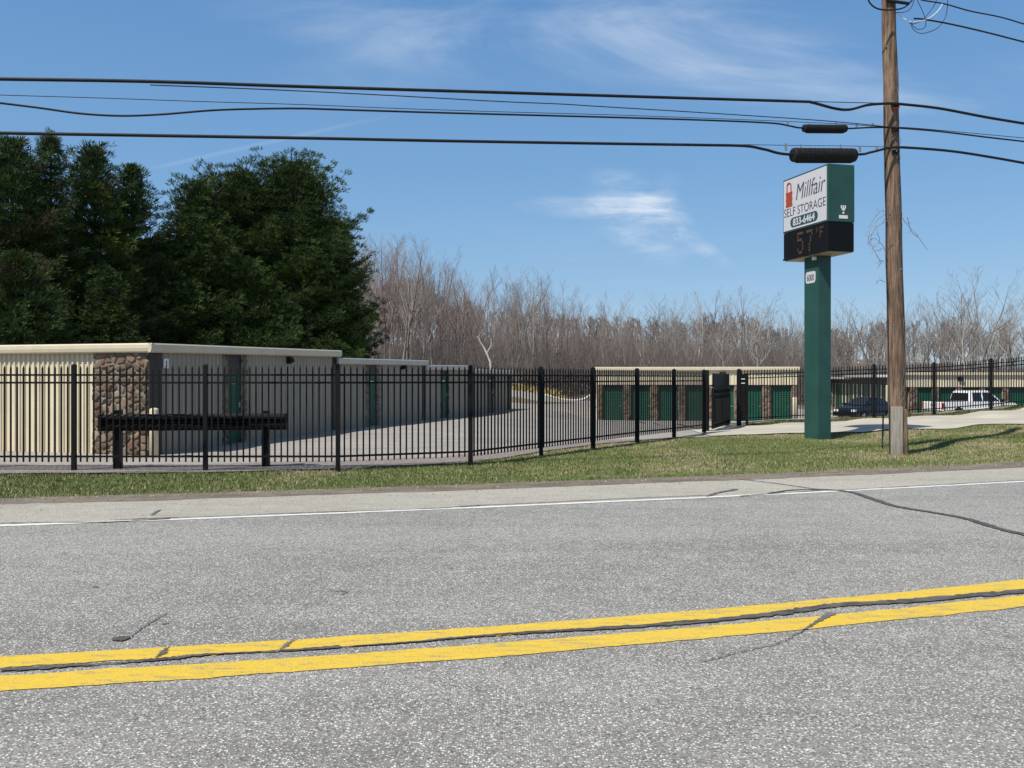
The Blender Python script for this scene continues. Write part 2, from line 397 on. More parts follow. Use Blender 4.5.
def gridmesh(xs, ys, off=0.0):
    X, Y = np.meshgrid(xs, ys); Z = zg(X, Y)+off
    V = np.stack([X, Y, Z], -1).reshape(-1, 3); nx = len(xs); ny = len(ys)
    i = np.arange((ny-1)*nx).reshape(ny-1, nx)[:, :-1].ravel()
    return V, np.stack([i, i+1, i+1+nx, i+nx], 1)
def strip(xs, f0, f1, off, n=8, jit=0.0, seed=0, jit2=None, level=None):
    """sheet between two curves y=f0(x), y=f1(x)"""
    xs = np.asarray(xs, float); rs = np.random.RandomState(seed)
    def ns(a):
        if not a: return np.zeros(len(xs))
        r = rs.randn(len(xs)); r2 = np.interp(np.arange(len(xs)), np.arange(0, len(xs)+6, 6), rs.randn(len(np.arange(0, len(xs)+6, 6))))
        return a*(.45*r+.8*r2)
    a = f0(xs)+ns(jit); b_ = f1(xs)+ns(jit if jit2 is None else jit2)
    t = np.linspace(0, 1, n+1)[:, None]; Y = a*(1-t)+b_*t; X = np.broadcast_to(xs, Y.shape)
    Z = (zg(X, Y) if level is None else np.full(Y.shape, level))+off
    V = np.stack([X, Y, Z], -1).reshape(-1, 3); nx = len(xs)
    i = np.arange(n*nx).reshape(n, nx)[:, :-1].ravel()
    return V, np.stack([i, i+1, i+1+nx, i+nx], 1)
def structure(name, VF, m_, smooth=True):
    o = link(name, npmesh(name, *VF), m_, smooth=smooth); o['kind'] = 'structure'; return o

xs = np.unique(np.concatenate([np.linspace(-900, -60, 18), np.arange(-60, -20, 2), np.arange(-20, 32, .5), np.arange(32, 70, 2), np.linspace(70, 900, 18)]))
ys = np.unique(np.concatenate([np.linspace(-200, -12, 8), np.arange(-12, 8, 1), np.arange(8, 52, .5), np.arange(52, 100, 1.5), np.arange(100, 250, 6), np.linspace(250, 1500, 8)]))
ground = structure('ground', gridmesh(xs, ys, -.012), M_SOIL)
LX = np.arange(-60, 80.1, .5)
structure('road', strip(LX, lambda x: CEN(x)-6.2, lambda x: WHT(x)+.02, .006, 12), M_ROAD)
structure('road_shoulder', strip(np.arange(-45, 60, .25), lambda x: WHT(x)+.02, lambda x: SHO(x)+.02, .006, 3, 0, 1, .03), M_SHOULDER)
structure('dirt_verge', strip(np.arange(-25, 35, .12), lambda x: SHO(x)-.15, lambda x: SHO(x)+.92, .0085, 4, .035, 3, .10), M_DIRT)
structure('storage_yard', strip(np.arange(-45, 6.3, .15), lambda x: GRF(x)-.08, lambda x: np.full_like(x, 73.5)+1.5*np.sin(x*.3), .012, 150, .10, 5, 0), M_YARD)
structure('storage_yard_far_side', strip(np.arange(6.3, 62, .5), lambda x: FEN(x)+1.6, lambda x: np.full_like(x, 73.5), .012, 70), M_YARD)
structure('driveway', strip(np.arange(5.75, 60, .1), lambda x: GRF(x)+.0, lambda x: FEN(x)-.35+.8*np.clip((8.3-x), 0, 1), .03, 20, .04, 9, .05), M_CONC)
m, N, b = blank('gravel', .95); p = pos(N)
vg = N.n('ShaderNodeTexVoronoi', ins={'Vector': p, 'Scale': 38}); rg = N.n('ShaderNodeSeparateColor'); N.set(rg.inputs[0], vg.outputs['Color'])
N.set(b.inputs['Base Color'], N.mix(rg.outputs[0], (.12, .10, .095), (.34, .30, .285))); bumpn(N, b, vg.outputs['Distance'], 1.0, .02); M_GRAVEL = m
structure('gravel_strip', strip(np.arange(-45, 5.4, .12), lambda x: GRF(x)-.10, lambda x: GRF(x)+1.55*np.clip((5.4-x)/6, 0, 1)+.02, .022, 6, .05, 41, .13), M_GRAVEL)
def pebbles():
    rs = np.random.RandomState(77); n = 3000; x = rs.uniform(-12, 18, n); t = rs.rand(n)**1.5; y = SHO(x)+.35-rs.exponential(.22, n)+rs.uniform(0, .5, n)*t
    z = zg(x, y)+.010; r_ = rs.uniform(.004, .013, n)*(1+(rs.rand(n) < .03)*1.2); a = rs.rand(n)*6.28; V = []
    for k in range(4): V.append(np.stack([x+np.cos(a+k*1.57)*r_*(.8+.4*rs.rand(n)), y+np.sin(a+k*1.57)*r_*(.8+.4*rs.rand(n)), z], 1))
    V.append(np.stack([x, y, z+r_*.9], 1)); V = np.stack(V, 1).reshape(-1, 3); b0 = (np.arange(n)*5)[:, None]
    Fc = np.concatenate([b0+np.array(q) for q in ((0, 1, 4), (1, 2, 4), (2, 3, 4), (3, 0, 4))]); c_ = np.array([.22, .19, .155])*rs.uniform(.4, 1.5, (n, 1))
    o = link('verge_pebbles', npmesh('verge_pebbles', V, Fc, np.repeat(c_, 5, 0)), M_BLADE); o['kind'] = 'stuff'
pebbles()
# painted lines
def off(f, o): return lambda x: f(x)+o
def yband(y0s, y1s): 
    xsp = (0, 340, 684, 1024)
    return curve([rp(a, b_) for a, b_ in zip(xsp, y0s)]), curve([rp(a, b_) for a, b_ in zip(xsp, y1s)])
PX = np.arange(-14, 16, .03)
y1t, y1b = yband((658, 638.3, 613, 580.5), (669.5, 648.5, 622.5, 590))
y2t, y2b = yband((677.5, 656.5, 629.5, 596.5), (693, 671, 641.5, 608))
structure('yellow_centre_line', strip(PX, y1b, y1t, .010, 1, .014, 11, .005), M_YELLOW)
structure('yellow_centre_line', strip(PX, y2b, y2t, .010, 1, .007, 12, .007), M_YELLOW)
structure('white_edge_line', strip(np.arange(-25, 30, .04), off(WHT, -.045), off(WHT, .055), .010, 1, .007, 13), M_WHITE)
def crack(name, pts, w0, m_, seed=0, jit=.006):
    """ragged sealed crack along pixel points on the road"""
    W_ = [Vector((*rp(*q), ROADZ+.014)) for q in pts]; P = cr(W_, 14); r = random.Random(seed); mb = MB(); vs = []
    for i, q in enumerate(P):
        d = (P[min(i+1, len(P)-1)]-P[max(i-1, 0)]); d.z = 0; d.normalize(); n = Vector((-d.y, d.x, 0))
        t = i/(len(P)-1); w = (w0(t) if callable(w0) else w0)*(.75+.5*r.random())/2
        q = q+n*r.uniform(-jit, jit); vs += [q+n*w, q-n*w]
    mb.add(vs, [(2*i, 2*i+1, 2*i+3, 2*i+2) for i in range(len(P)-1)])
    o = mb.build(name, m_); o['kind'] = 'structure'; return o
crack('sealed_crack', [(768, 494), (800, 490.5), (845, 492), (870, 499), (895, 507), (930, 513), (965, 519.5), (1000, 530), (1030, 537), (1100, 552)], lambda t: .035+.05*min(1, t*4), M_TAR, 1)
crack('sealed_crack', [(706, 497.5), (718, 493.5), (735, 490.5), (732, 490)], .055, M_GREYTAR, 2)
crack('sealed_crack', [(740, 497), (780, 494), (812, 492), (850, 490.5), (930, 486), (1024, 481)], .035, M_GREYTAR, 3)
crack('sealed_crack', [(740, 480), (775, 484), (810, 489), (835, 491)], .035, M_GREYTAR, 30)
crack('sealed_crack', [(460, 507), (520, 504.5), (600, 500.5), (705, 496)], .028, M_GREYTAR, 31)
crack('sealed_crack', [(110, 520.8), (200, 518), (300, 514), (420, 510), (480, 506.5)], lambda t: .015+.03*abs(math.sin(t*9)), M_GREYTAR, 32)
crack('sealed_crack', [(0, 524), (60, 523.5), (110, 523), (170, 520)], .03, M_GREYTAR, 4)
crack('sealed_crack', [(152, 516), (156, 513), (160, 511)], .03, M_GREYTAR, 33)
crack('sealed_crack', [(0, 672.5), (60, 669), (120, 665), (170, 661), (200, 657.5), (300, 652), (340, 649)], lambda t: .012+.035*abs(math.sin(t*7+1)), M_TAR, 5, .008)
crack('sealed_crack', [(340, 649.5), (420, 643.5), (480, 638), (540, 634), (600, 630.5), (684, 625), (760, 617.5), (800, 612), (835, 607), (880, 604.5), (930, 601), (1024, 592.5), (1100, 585)], lambda t: .012+.07*min(1, t*1.6), M_TAR, 6)
crack('sealed_crack', [(155, 661.5), (159, 657.5), (163, 655.5), (166, 651.5), (169, 649)], lambda t: .006+.03*math.sin(math.pi*t)**2, M_TAR, 7, .01)
crack('sealed_crack', [(278, 652), (285, 649), (289, 645), (296, 641)], lambda t: .005+.022*math.sin(math.pi*t), M_GREYTAR, 8, .012)
crack('sealed_crack', [(780, 645), (800, 634), (818, 623), (832, 615)], lambda t: .006+.05*t*t, M_GREYTAR, 9)
crack('sealed_crack', [(700, 664), (740, 654), (780, 645)], .007, M_GREYTAR, 10)
crack('tar_spot', [(112, 642.6), (117, 641.5), (123, 640.3), (130, 639)], lambda t: .02+.07*math.sin(math.pi*min(1, t)), M_TAR, 14, 0)
crack('sealed_crack', [(130, 638.5), (140, 631), (152, 623), (167, 615)], .009, M_GREYTAR, 15)
crack('sealed_crack', [(162, 626), (168, 624.5)], .02, M_GREYTAR, 16)
crack('sealed_crack', [(330, 592), (345, 593), (342, 596)], .010, M_GREYTAR, 17)
crack('sealed_crack', [(92, 588), (98, 589)], .015, M_GREYTAR, 18)

# ------------------------------------------------------------ grass (stuff)
def vnoise(x, y, s, seed):
    rs = np.random.RandomState(seed); g_ = rs.rand(256, 256)
    xi = np.floor(x*s).astype(int); yi = np.floor(y*s).astype(int); fx = sstep(x*s-xi); fy = sstep(y*s-yi)
    a = g_[xi % 256, yi % 256]; b_ = g_[(xi+1) % 256, yi % 256]; c_ = g_[xi % 256, (yi+1) % 256]; d = g_[(xi+1) % 256, (yi+1) % 256]
    return (a*(1-fx)+b_*fx)*(1-fy)+(c_*(1-fx)+d*fx)*fy
def grass(name, n, sampler, hmin, hmax, green, straw, bias, seed, wid=.011):
    rs = np.random.RandomState(seed); x, y = sampler(rs, n); z = zg(x, y)
    f = .6*vnoise(x, y, .55, seed)+.4*vnoise(x, y, 3.1, seed+1)
    f = np.clip((f-.5)*2.2+bias(x, y), 0, 1); keep = rs.rand(len(x)) < 1-.35*f; x, y, z, f = x[keep], y[keep], z[keep], f[keep]; n = len(x)
    h = (hmin+(hmax-hmin)*rs.rand(n)**1.6)*(1-.35*f); a = rs.rand(n)*2*np.pi; l = h*(.25+.7*rs.rand(n)); la = rs.rand(n)*2*np.pi
    w = wid*(.6+.8*rs.rand(n)); dx = np.cos(a)*w; dy = np.sin(a)*w
    b0 = np.stack([x-dx, y-dy, z-.015], 1); b1 = np.stack([x+dx, y+dy, z-.015], 1)
    t = np.stack([x+np.cos(la)*l, y+np.sin(la)*l, z+h], 1)
    V = np.stack([b0, b1, t], 1).reshape(-1, 3); Fc = np.arange(3*n).reshape(-1, 3)
    mixv = (rs.rand(n) < np.clip(f*.85+.1, 0, 1))[:, None]
    c_ = np.where(mixv, np.array(straw)*(.7+.6*rs.rand(n))[:, None], np.array(green)*(.65+.7*rs.rand(n))[:, None])
    o = link(name, npmesh(name, V, Fc, np.repeat(c_, 3, 0)), M_BLADE); o['kind'] = 'stuff'
    return o
def samp_verge(rs, n):
    x = rs.uniform(-14, 24, n); lo = SHO(x)+.72; hi = GRF(x)+.06; t = rs.rand(n); t = t+.0*x
    y = lo+(hi-lo)*t; 
    e = (.25*(vnoise(x, y, 1.6, 5)-.5))
    k = ((hi-y) > -.1+e*.7) & ((y-lo) > .12+e) & (rs.rand(n) < np.clip((hi-lo)/8, .35, 1))
    return x[k], y[k]
def bias_verge(x, y): return .06+.5*sstep(1-(GRF(x)-y)/1.5)*(x > .5)+.22*sstep(1-(y-SHO(x)-.5)/.5)+.12*sstep((x-8)/3)
grass('verge_grass', 420000, samp_verge, .014, .050, (.135, .180, .052), (.38, .325, .19), bias_verge, 21, .008)
def samp_strip(rs, n):
    x = rs.uniform(8.6, 30, n); y = FEN(x)+rs.uniform(-.35, .5, n); return x, y
grass('fence_foot_grass', 16000, samp_strip, .04, .13, (.09, .125, .04), (.28, .24, .13), lambda x, y: .3, 33)
def samp_bank(rs, n):
    x = rs.uniform(-3, 4.3, n); y = rs.uniform(73.0, 80, n); return x, y
grass('bank_grass', 9000, samp_bank, .25, .6, (.26, .22, .07), (.55, .42, .17), lambda x, y: .5, 35, wid=.05)

# ------------------------------------------------------------ buildings
def ribbed(mb, p0, p1, z0, z1, pitch=.142, dep=.026, tz=0.0, uz=0.0):
    p0 = Vector((*p0, 0)); p1 = Vector((*p1, 0)); L = (p1-p0).length; d = (p1-p0)/L; n = Vector((d.y, -d.x, 0))
    k = max(1, round(L/pitch)); pt = L/k; pr = []
    for i in range(k):
        s = i*pt; pr += [(s, 0), (s+.42*pt, 0), (s+.55*pt, dep), (s+.87*pt, dep)]
    pr.append((L, 0)); o = len(mb.v)
    for s, q in pr:
        a = p0+d*s+n*q; tp = z1+tz*s/L; mb.v.append((a.x, a.y, z0)); mb.v.append((a.x, a.y, tp))
    for i in range(len(pr)-1):
        a = o+2*i; mb.f.append((a, a+2, a+3, a+1))
    # backing so that the sheet has depth
    b0 = p0-n*.04; b1 = p1-n*.04
    mb.add([(p0.x, p0.y, z0), (p1.x, p1.y, z0), (b1.x, b1.y, z0), (b0.x, b0.y, z0), (p0.x, p0.y, z1), (p1.x, p1.y, z1+tz), (b1.x, b1.y, z1+tz), (b0.x, b0.y, z1)],
           [(0, 3, 2, 1), (4, 5, 6, 7), (1, 2, 6, 5), (2, 3, 7, 6), (3, 0, 4, 7)])
SHADES = [(.24, .17, .12), (.15, .11, .08), (.27, .21, .16), (.22, .125, .09), (.31, .26, .20), (.12, .09, .07), (.26, .18, .125), (.17, .135, .10)]
def stone(name, w, h, dep, parent, M4, size=.21, res=.018, seed=1):
    """masonry panel, stones bulge from the mortar; local x along, z up, faces -y, then placed by M4"""
    rs = np.random.RandomState(seed); nx = max(4, int(w/res)); nz = max(6, int(h/res))
    cx = int(math.ceil(w/size))+2; cz = int(math.ceil(h/(size*.78)))+2
    gx, gz = np.meshgrid(np.arange(-1, cx-1), np.arange(-1, cz-1))
    P = np.stack([(gx+.5+.48*rs.uniform(-1, 1, gx.shape)+(gz % 2)*.4)*size, (gz+.5+.46*rs.uniform(-1, 1, gx.shape))*size*.78], -1).reshape(-1, 2)
    bonus = rs.uniform(0, .30*size, len(P))
    col_ = np.array(SHADES)[rs.randint(0, len(SHADES), len(P))]*rs.uniform(.6, 1.05, (len(P), 1))
    U, Z = np.meshgrid(np.linspace(0, w, nx+1), np.linspace(0, h, nz+1)); q = np.stack([U.ravel(), Z.ravel()], 1)
    D = np.sqrt(((q[:, None, :]-P[None])**2*np.array([1, 1.35])).sum(-1))-bonus
    idx = np.argsort(D, 1)[:, :2]; r_ = np.arange(len(q)); f1 = D[r_, idx[:, 0]]; f2 = D[r_, idx[:, 1]]
    e = f2-f1; dd = sstep(e/.07)*.04*(.6+.8*rs.rand(len(P))[idx[:, 0]])
    edge = (q[:, 0] < 1e-6) | (q[:, 0] > w-1e-6) | (q[:, 1] < 1e-6) | (q[:, 1] > h-1e-6)
    C_ = np.where((e > .018)[:, None], col_[idx[:, 0]], np.array([.24, .20, .155]))
    V = np.stack([q[:, 0], -dep-np.where(edge, 0, dd), q[:, 1]], 1)
    i = np.arange(nz*(nx+1)).reshape(nz, nx+1)[:, :-1].ravel(); Fc = np.stack([i, i+1, i+nx+2, i+nx+1], 1)
    o = len(V)
    B = np.array([(0, -dep, 0), (w, -dep, 0), (w, 0, 0), (0, 0, 0), (0, -dep, h), (w, -dep, h), (w, 0, h), (0, 0, h)])
    V = np.vstack([V, B]); C_ = np.vstack([C_, np.tile([.24, .185, .14], (8, 1))])
    Fc = np.vstack([Fc, np.array([(0, 3, 2, 1), (4, 5, 6, 7), (1, 2, 6, 5), (3, 0, 4, 7)])+o])
    V = (np.c_[V, np.ones(len(V))] @ np.array(M4).T)[:, :3]
    ob = link(name, npmesh(name, V, Fc, C_), M_STONE, parent)
    return ob
def T4(x, y, z=0, rz=0): return Matrix.Translation((x, y, z)) @ Matrix.Rotation(rz, 4, 'Z')
def roller(name, x0, x1, y, z0, z1, parent, handle=True, n=None):
    mb = MB(); n = n or max(6, int((z1-z0)/.10)); h = (z1-z0)/n; pr = []
    for i in range(n): pr += [(0, z0+i*h), (-.014, z0+(i+.3)*h), (-.014, z0+(i+.7)*h)]
    pr.append((0, z1)); o = 0
    for q, z in pr: mb.v.append((x0, y+q, z)); mb.v.append((x1, y+q, z))
    for i in range(len(pr)-1): a = 2*i; mb.f.append((a, a+1, a+3, a+2))
    mb.add([(x0, y, z0), (x1, y, z0), (x1, y+.03, z0), (x0, y+.03, z0), (x0, y, z1), (x1, y, z1), (x1, y+.03, z1), (x0, y+.03, z1)], [(0, 3, 2, 1), (4, 5, 6, 7), (1, 2, 6, 5), (2, 3, 7, 6), (3, 0, 4, 7)])
    d = mb.build(name, M_GREEN, parent)
    if handle:
        MB().box(x1-.16, x1-.08, y-.045, y-.018, z0+.85*(z1-z0)/2, z0+.85*(z1-z0)/2+.06).build('latch', M_ZINC, d)
    return d
def wall_lamp(x, y, z, parent, s=1.0):
    mb = MB(); mb.prism([(-.14, 0), (.14, 0), (.14, .22), (-.14, .22)], 0, 0)
    mb = MB().add([(x-.13*s, y, z-.1*s), (x+.13*s, y, z-.1*s), (x+.13*s, y, z+.12*s), (x-.13*s, y, z+.12*s), (x-.11*s, y-.16*s, z-.02*s), (x+.11*s, y-.16*s, z-.02*s), (x+.10*s, y-.11*s, z+.10*s), (x-.10*s, y-.11*s, z+.10*s)],
                  [(0, 1, 2, 3), (4, 7, 6, 5), (0, 4, 5, 1), (1, 5, 6, 2), (2, 6, 7, 3), (3, 7, 4, 0)])
    return mb.build('wall_lamp', M_BLACK, parent)
def text_mesh(name, s, size, m_, parent, M4, ext=.004, shear=0.0, offset=0.0, align='CENTER', sx=1.0, space=1.0):
    cu = bpy.data.curves.new(name, 'FONT'); cu.body = s; cu.size = size; cu.extrude = ext; cu.shear = shear; cu.offset = offset; cu.align_x = align; cu.space_character = space
    to = bpy.data.objects.new(name, cu); COL.objects.link(to); dg = bpy.context.evaluated_depsgraph_get(); dg.update()
    me = bpy.data.meshes.new_from_object(to.evaluated_get(dg)); COL.objects.unlink(to); bpy.data.objects.remove(to)
    me.transform(M4 @ Matrix.Diagonal((sx, 1, 1, 1))); me.materials.clear()
    return link(name, me, m_, parent)

BA = math.atan2(.954, .30)
def bpt(t): return (-8.04+.30*t, 20+.954*t)
def fascia(mb, L, Wd, z0, z1, h, ov, x0=0.0):
    """gutter-like fascia running along the side (local y<0) and the front (local x<0)"""
    prof = [(0, 0), (-.02, 0), (-.075, .03), (-.09, .10), (-.085, h-.03), (-.06, h), (0, h)]
    # side run
    def run(P, Q, n):
        o = len(mb.v); k = len(prof)
        for A in (P, Q):
            for q, zz_ in prof: mb.v.append((A[0]+n[0]*(-q+ov-.0)+(0), A[1]+n[1]*(-q+ov), A[2]-h+zz_))
        for i in range(k): j = (i+1) % k; mb.f.append((o+i, o+j, o+j+k, o+i+k))
        mb.f.append(tuple(o+i for i in range(k))); mb.f.append(tuple(o+k+i for i in range(k))[::-1])
    run((x0-ov-.09, 0, z0), (L, 0, z1), (0, -1))
    if Wd: run((0, Wd, z0), (0, -ov-.085, z0), (-1, 0))
def storage_row(t0, t1, Wd, zt0, zt1, label, front, door, lamps, trimm, side_m, num=None):
    P = bpt(t0); e = empty('storage_building', (P[0], P[1], 0), BA); L = t1-t0-.02
    tag(e, label, 'storage building', 'stepped storage buildings behind the left fence')
    zb = -.35; fh = .21
    mb = MB()
    segs = []; s = .0 if front else 0.0
    dA, dB, pw = door
    gaps = [(dA-t0-pw, dB-t0+pw)]
    s0 = .36 if front else .02
    for a, b_ in gaps: segs.append((s0, a)); s0 = b_
    segs.append((s0, L-.30))
    for a, b_ in segs:
        if b_-a > .1: ribbed(mb, (a, 0), (b_, 0), zb, zt0+(zt1-zt0)*a/L-fh+.02, .16, .022, (zt1-zt0)*(b_-a)/L)
    mb.build('side_wall', side_m, e)
    # core of the building
    mb = MB(); mb.box(.12, L-.02, .12, Wd-.02, zb, min(zt0, zt1)-.06); mb.build('wall_core', side_m, e)
    if front:
        mb = MB(); ribbed(mb, (0, Wd), (0, 1.5), zb, zt0-fh+.02, .142, .034); mb.build('front_wall', M_CREAM, e)
        stone('stone_pillar', 1.5, zt0-fh+.01-zb, .06, e, T4(0, 1.5, zb, R(-90)), .205, .014, 3)
        MB().box(-.06, .36, -.03, .1, zb, zt0-fh+.01).build('shaded_corner_stone', M_BROWN, e)  # side face of the stone corner, dark brown to stand for its shade
    else:
        MB().box(0, .02, .02, Wd-.02, zb, zt0-.05).build('end_wall', side_m, e)
    fh_z = lambda s_: zt0+(zt1-zt0)*s_/L-fh
    # dark pilaster at the far end
    MB().box(L-.30, L, -.05, .1, zb, fh_z(L-.3)).build('end_pilaster', M_BROWN, e)
    a = dA-t0; b_ = dB-t0
    stone('door_pillar', pw, fh_z(a)-zb, .01, e, T4(a-pw, 0, zb), .17, .03, int(t0*7)+1)
    stone('door_pillar', pw, fh_z(b_)-zb, .01, e, T4(b_, 0, zb), .17, .03, int(t0*7)+2)
    MB().box(a, b_, .012, .08, 1.833, fh_z(a)).build('door_header', M_BROWN, e)
    d = MB().box(a, b_, .015, .10, zb, 1.83).build('entry_door', M_GREEN, e)
    MB().box(b_-.10, b_-.05, -.02, .014, .95, 1.08).build('handle', M_ZINC, d)
    MB().box(a+.06, b_-.2, .008, .0145, 1.55, 1.60).build('notice', M_WSOFT, d)
    for lt, lz in lamps: wall_lamp(lt-t0, -.02, lz, e, .9)
    mb = MB(); fascia(mb, L, Wd if front else 0, zt0, zt1, fh, .10 if front else .08); mb.build('roof_fascia', trimm, e, bevel=0)
    o0 = -.10 if front else 0.0
    MB().add([(o0, -.08, zt0-.04), (L, -.08, zt1-.04), (L, Wd, zt1-.04), (o0, Wd, zt0-.04), (o0, -.08, zt0-.006), (L, -.08, zt1-.006), (L, Wd, zt1-.006), (o0, Wd, zt0-.006)],
             [(0, 3, 2, 1), (4, 5, 6, 7), (0, 1, 5, 4), (1, 2, 6, 5), (2, 3, 7, 6), (3, 0, 4, 7)]).build('roof', M_ROOFM, e)
    if num:
        pl = MB().box(.40, .56, -.05, -.02, 1.92, 2.14).build('number_plate', M_WSOFT, e)
        text_mesh('numeral', num, .20, M_INK, pl, T4(.48, -.053, 1.955) @ Matrix.Rotation(R(90), 4, 'X'), .003, offset=.003)
    return e
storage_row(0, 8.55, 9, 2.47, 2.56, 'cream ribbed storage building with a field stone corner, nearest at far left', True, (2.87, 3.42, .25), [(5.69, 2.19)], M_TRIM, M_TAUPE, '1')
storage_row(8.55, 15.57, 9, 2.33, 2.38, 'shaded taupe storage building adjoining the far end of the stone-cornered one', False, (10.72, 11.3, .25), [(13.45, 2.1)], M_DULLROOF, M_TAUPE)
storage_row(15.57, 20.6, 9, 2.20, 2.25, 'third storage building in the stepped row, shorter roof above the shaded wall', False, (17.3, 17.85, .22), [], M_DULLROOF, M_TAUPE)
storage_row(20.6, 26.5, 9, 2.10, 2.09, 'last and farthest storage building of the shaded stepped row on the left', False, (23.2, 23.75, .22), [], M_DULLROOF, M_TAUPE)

def door_building(label, A, B, z0, zt, band, doors, pill, depth, group=None, left_end=True, lampx=None, pillar_m='stone'):
    """row of roller doors; A,B ends of the facade on plan; doors/pillars given in metres along it"""
    A = Vector(A); B = Vector(B); L = (B-A).length; rz = math.atan2(B.y-A.y, B.x-A.x)
    e = empty('storage_building', (A.x, A.y, z0), rz); tag(e, label, 'storage building')
    H = zt-z0; bz = band-z0; zb = -.4
    mb = MB(); ribbed(mb, (0, 0), (L, 0), bz, H-.14, .20, .03); mb.build('wall_band', M_CREAM, e)
    MB().box(.03, L-.03, .35, depth, zb, H-.06).build('wall_core', M_TAUPE, e)
    MB().box(-.12, L+.12, -.17, 0.0, H-.20, H).build('roof_fascia', M_TRIM, e, bevel=.03)
    MB().box(-.12, L+.12, .003, depth+.1, H-.05, H-.01).build('roof', M_ROOFM, e)
    MB().box(0, L, .06, .32, bz-.10, bz).build('door_header', M_BROWN, e)
    for i, (a, b_) in enumerate(doors): roller('roller_door', a, b_, .20, zb+.38, bz-.10, e)
    for i, (a, b_) in enumerate(pill):
        if pillar_m == 'stone': stone('stone_pillar', b_-a, bz-zb-.005, .24, e, T4(a, .28, zb), .26, .05, i+5)
        else: MB().box(a, b_, -.03, .3, zb, bz-.002).build('pilaster', M_CREAM, e)
    if left_end: 
        mb = MB(); ribbed(mb, (0, depth), (0, .3), zb, H-.14, .2, .03); mb.build('end_wall', M_CREAM, e)
    mb = MB(); ribbed(mb, (L, .3), (L, depth), zb, H-.14, .2, .03); mb.build('end_wall', M_CREAM, e)
    if lampx: wall_lamp(lampx, -.03, bz+.5*(H-bz)+.05, e, 1.3)
    return e
L5 = 11.04; k5 = L5/200.0
dz = [(q-597)*k5 for q in (603, 631, 659, 687, 715, 743, 771.5)]
doors5 = [(a, a+20*k5) for a in dz]
pill5 = [(0, dz[0])]+[(dz[i]+20*k5, dz[i+1]) for i in range(6)]+[(dz[6]+20*k5, L5)]
door_building('long cream storage building with green roller doors between stone pillars across the yard', (4.82, 51), (15.8, 49.85), -.74, 2.32, 1.32, doors5, pill5, 9, lampx=7.0)
# right lit building beyond the truck
x7 = [(q-512)/F*62 for q in (905, 910, 918, 933, 940.5, 957, 963.5, 981, 987, 1005, 1011.5, 1029, 1036, 1053, 1060, 1078, 1085)]
A7 = x7[0]; pl7 = []; dr7 = []
for i in range(1, len(x7)-1, 2): pl7.append((x7[i]-A7, x7[i+1]-A7))
for i in range(len(pl7)-1): dr7.append((pl7[i][1], pl7[i+1][0]))
door_building('cream storage building with green doors behind the white pickup truck', (A7, 62), (x7[-1], 62.4), -1.05, 2.08, 1.08, dr7, pl7, 3.8, lampx=(961-905)/F*62)
# oblique building between sign post and pole: doors seen at a slant between cream pilasters
def oblique():
    A = Vector((28.2, 80)); B = Vector((23.3, 56)); L = (B-A).length; rz = math.atan2(B.y-A.y, B.x-A.x)
    e = empty('storage_building', (A.x, A.y, -1.05), rz); tag(e, 'storage building seen at a slant between the green sign post and the pole', 'storage building')
    H = 2.93
    MB().box(0, L, .12, 1.0, -.4, H-.1).build('wall_core', M_TAUPE, e)
    n = 14; p_ = L/n
    for i in range(n+1):
        x = min(i*p_, L-.3); MB().box(x, x+.3, -.012, .1, -.4, H-.62).build('pilaster', M_CREAM, e)
        if i < n: roller('roller_door', x+.3, min((i+1)*p_, L-.3), .03, 0, H-.70, e, False, 14)
    MB().box(0, L, .0, .1, H-.618, H-.2).build('door_header', M_BROWN, e)  # header; its dark brown also paints in the roof overhang's shade
    MB().box(11.5, L+.1, -.55, 1.05, H-.14, H+.02).build('roof', M_BRIGHTROOF, e, bevel=.02)
    MB().box(-.1, 11.49, -.55, 1.05, H-.27, H-.11).build('roof', M_BRIGHTROOF, e, bevel=.02)
oblique()

# ------------------------------------------------------------ fences
def fpanel(e, A, B, m_=M_BLACK, H=1.93, pitch=.1175):
    """picket panel between two post feet A, B"""
    A = Vector(A); B = Vector(B); d = B-A; L = math.hypot(d.x, d.y); n = max(2, round(L/pitch)); mb = MB()
    dn = Vector((d.x, d.y, 0)).normalized(); sd = Vector((-dn.y, dn.x, 0))
    for i in range(1, n):
        q = A+d*(i/n); w = .0125; z0 = q.z+.17; z1 = q.z+H-.055
        c4 = [q+dn*sx*w+sd*sy*w for sx, sy in ((-1, -1), (1, -1), (1, 1), (-1, 1))]
        vs = [(p.x, p.y, z0) for p in c4]+[(p.x, p.y, z1) for p in c4]+[(q.x, q.y, q.z+H+.01)]
        mb.add(vs, [(0, 3, 2, 1), (0, 1, 5, 4), (1, 2, 6, 5), (2, 3, 7, 6), (3, 0, 4, 7), (4, 5, 8), (5, 6, 8), (6, 7, 8), (7, 4, 8)])
    pn = mb.build('picket_panel', m_, e)
    for zr in (H-.175, H-.315, .27):
        a = A+dn*.03; b_ = B-dn*.03; MB().bar((a.x, a.y, a.z+zr), (b_.x, b_.y, b_.z+zr), .036, .036).build('rail', m_, pn)
def fpost(e, P, w=.07, H=1.95, m_=M_BLACK):
    x, y, z = P; h = w/2; mb = MB().box(x-h, x+h, y-h, y+h, z-.25, z+H-.02)
    mb.add([(x-h-.008, y-h-.008, z+H-.02), (x+h+.008, y-h-.008, z+H-.02), (x+h+.008, y+h+.008, z+H-.02), (x-h-.008, y+h+.008, z+H-.02), (x, y, z+H+.02)], [(3, 2, 1, 0), (0, 1, 4), (1, 2, 4), (2, 3, 4), (3, 0, 4)])
    return mb.build('post', m_, e)
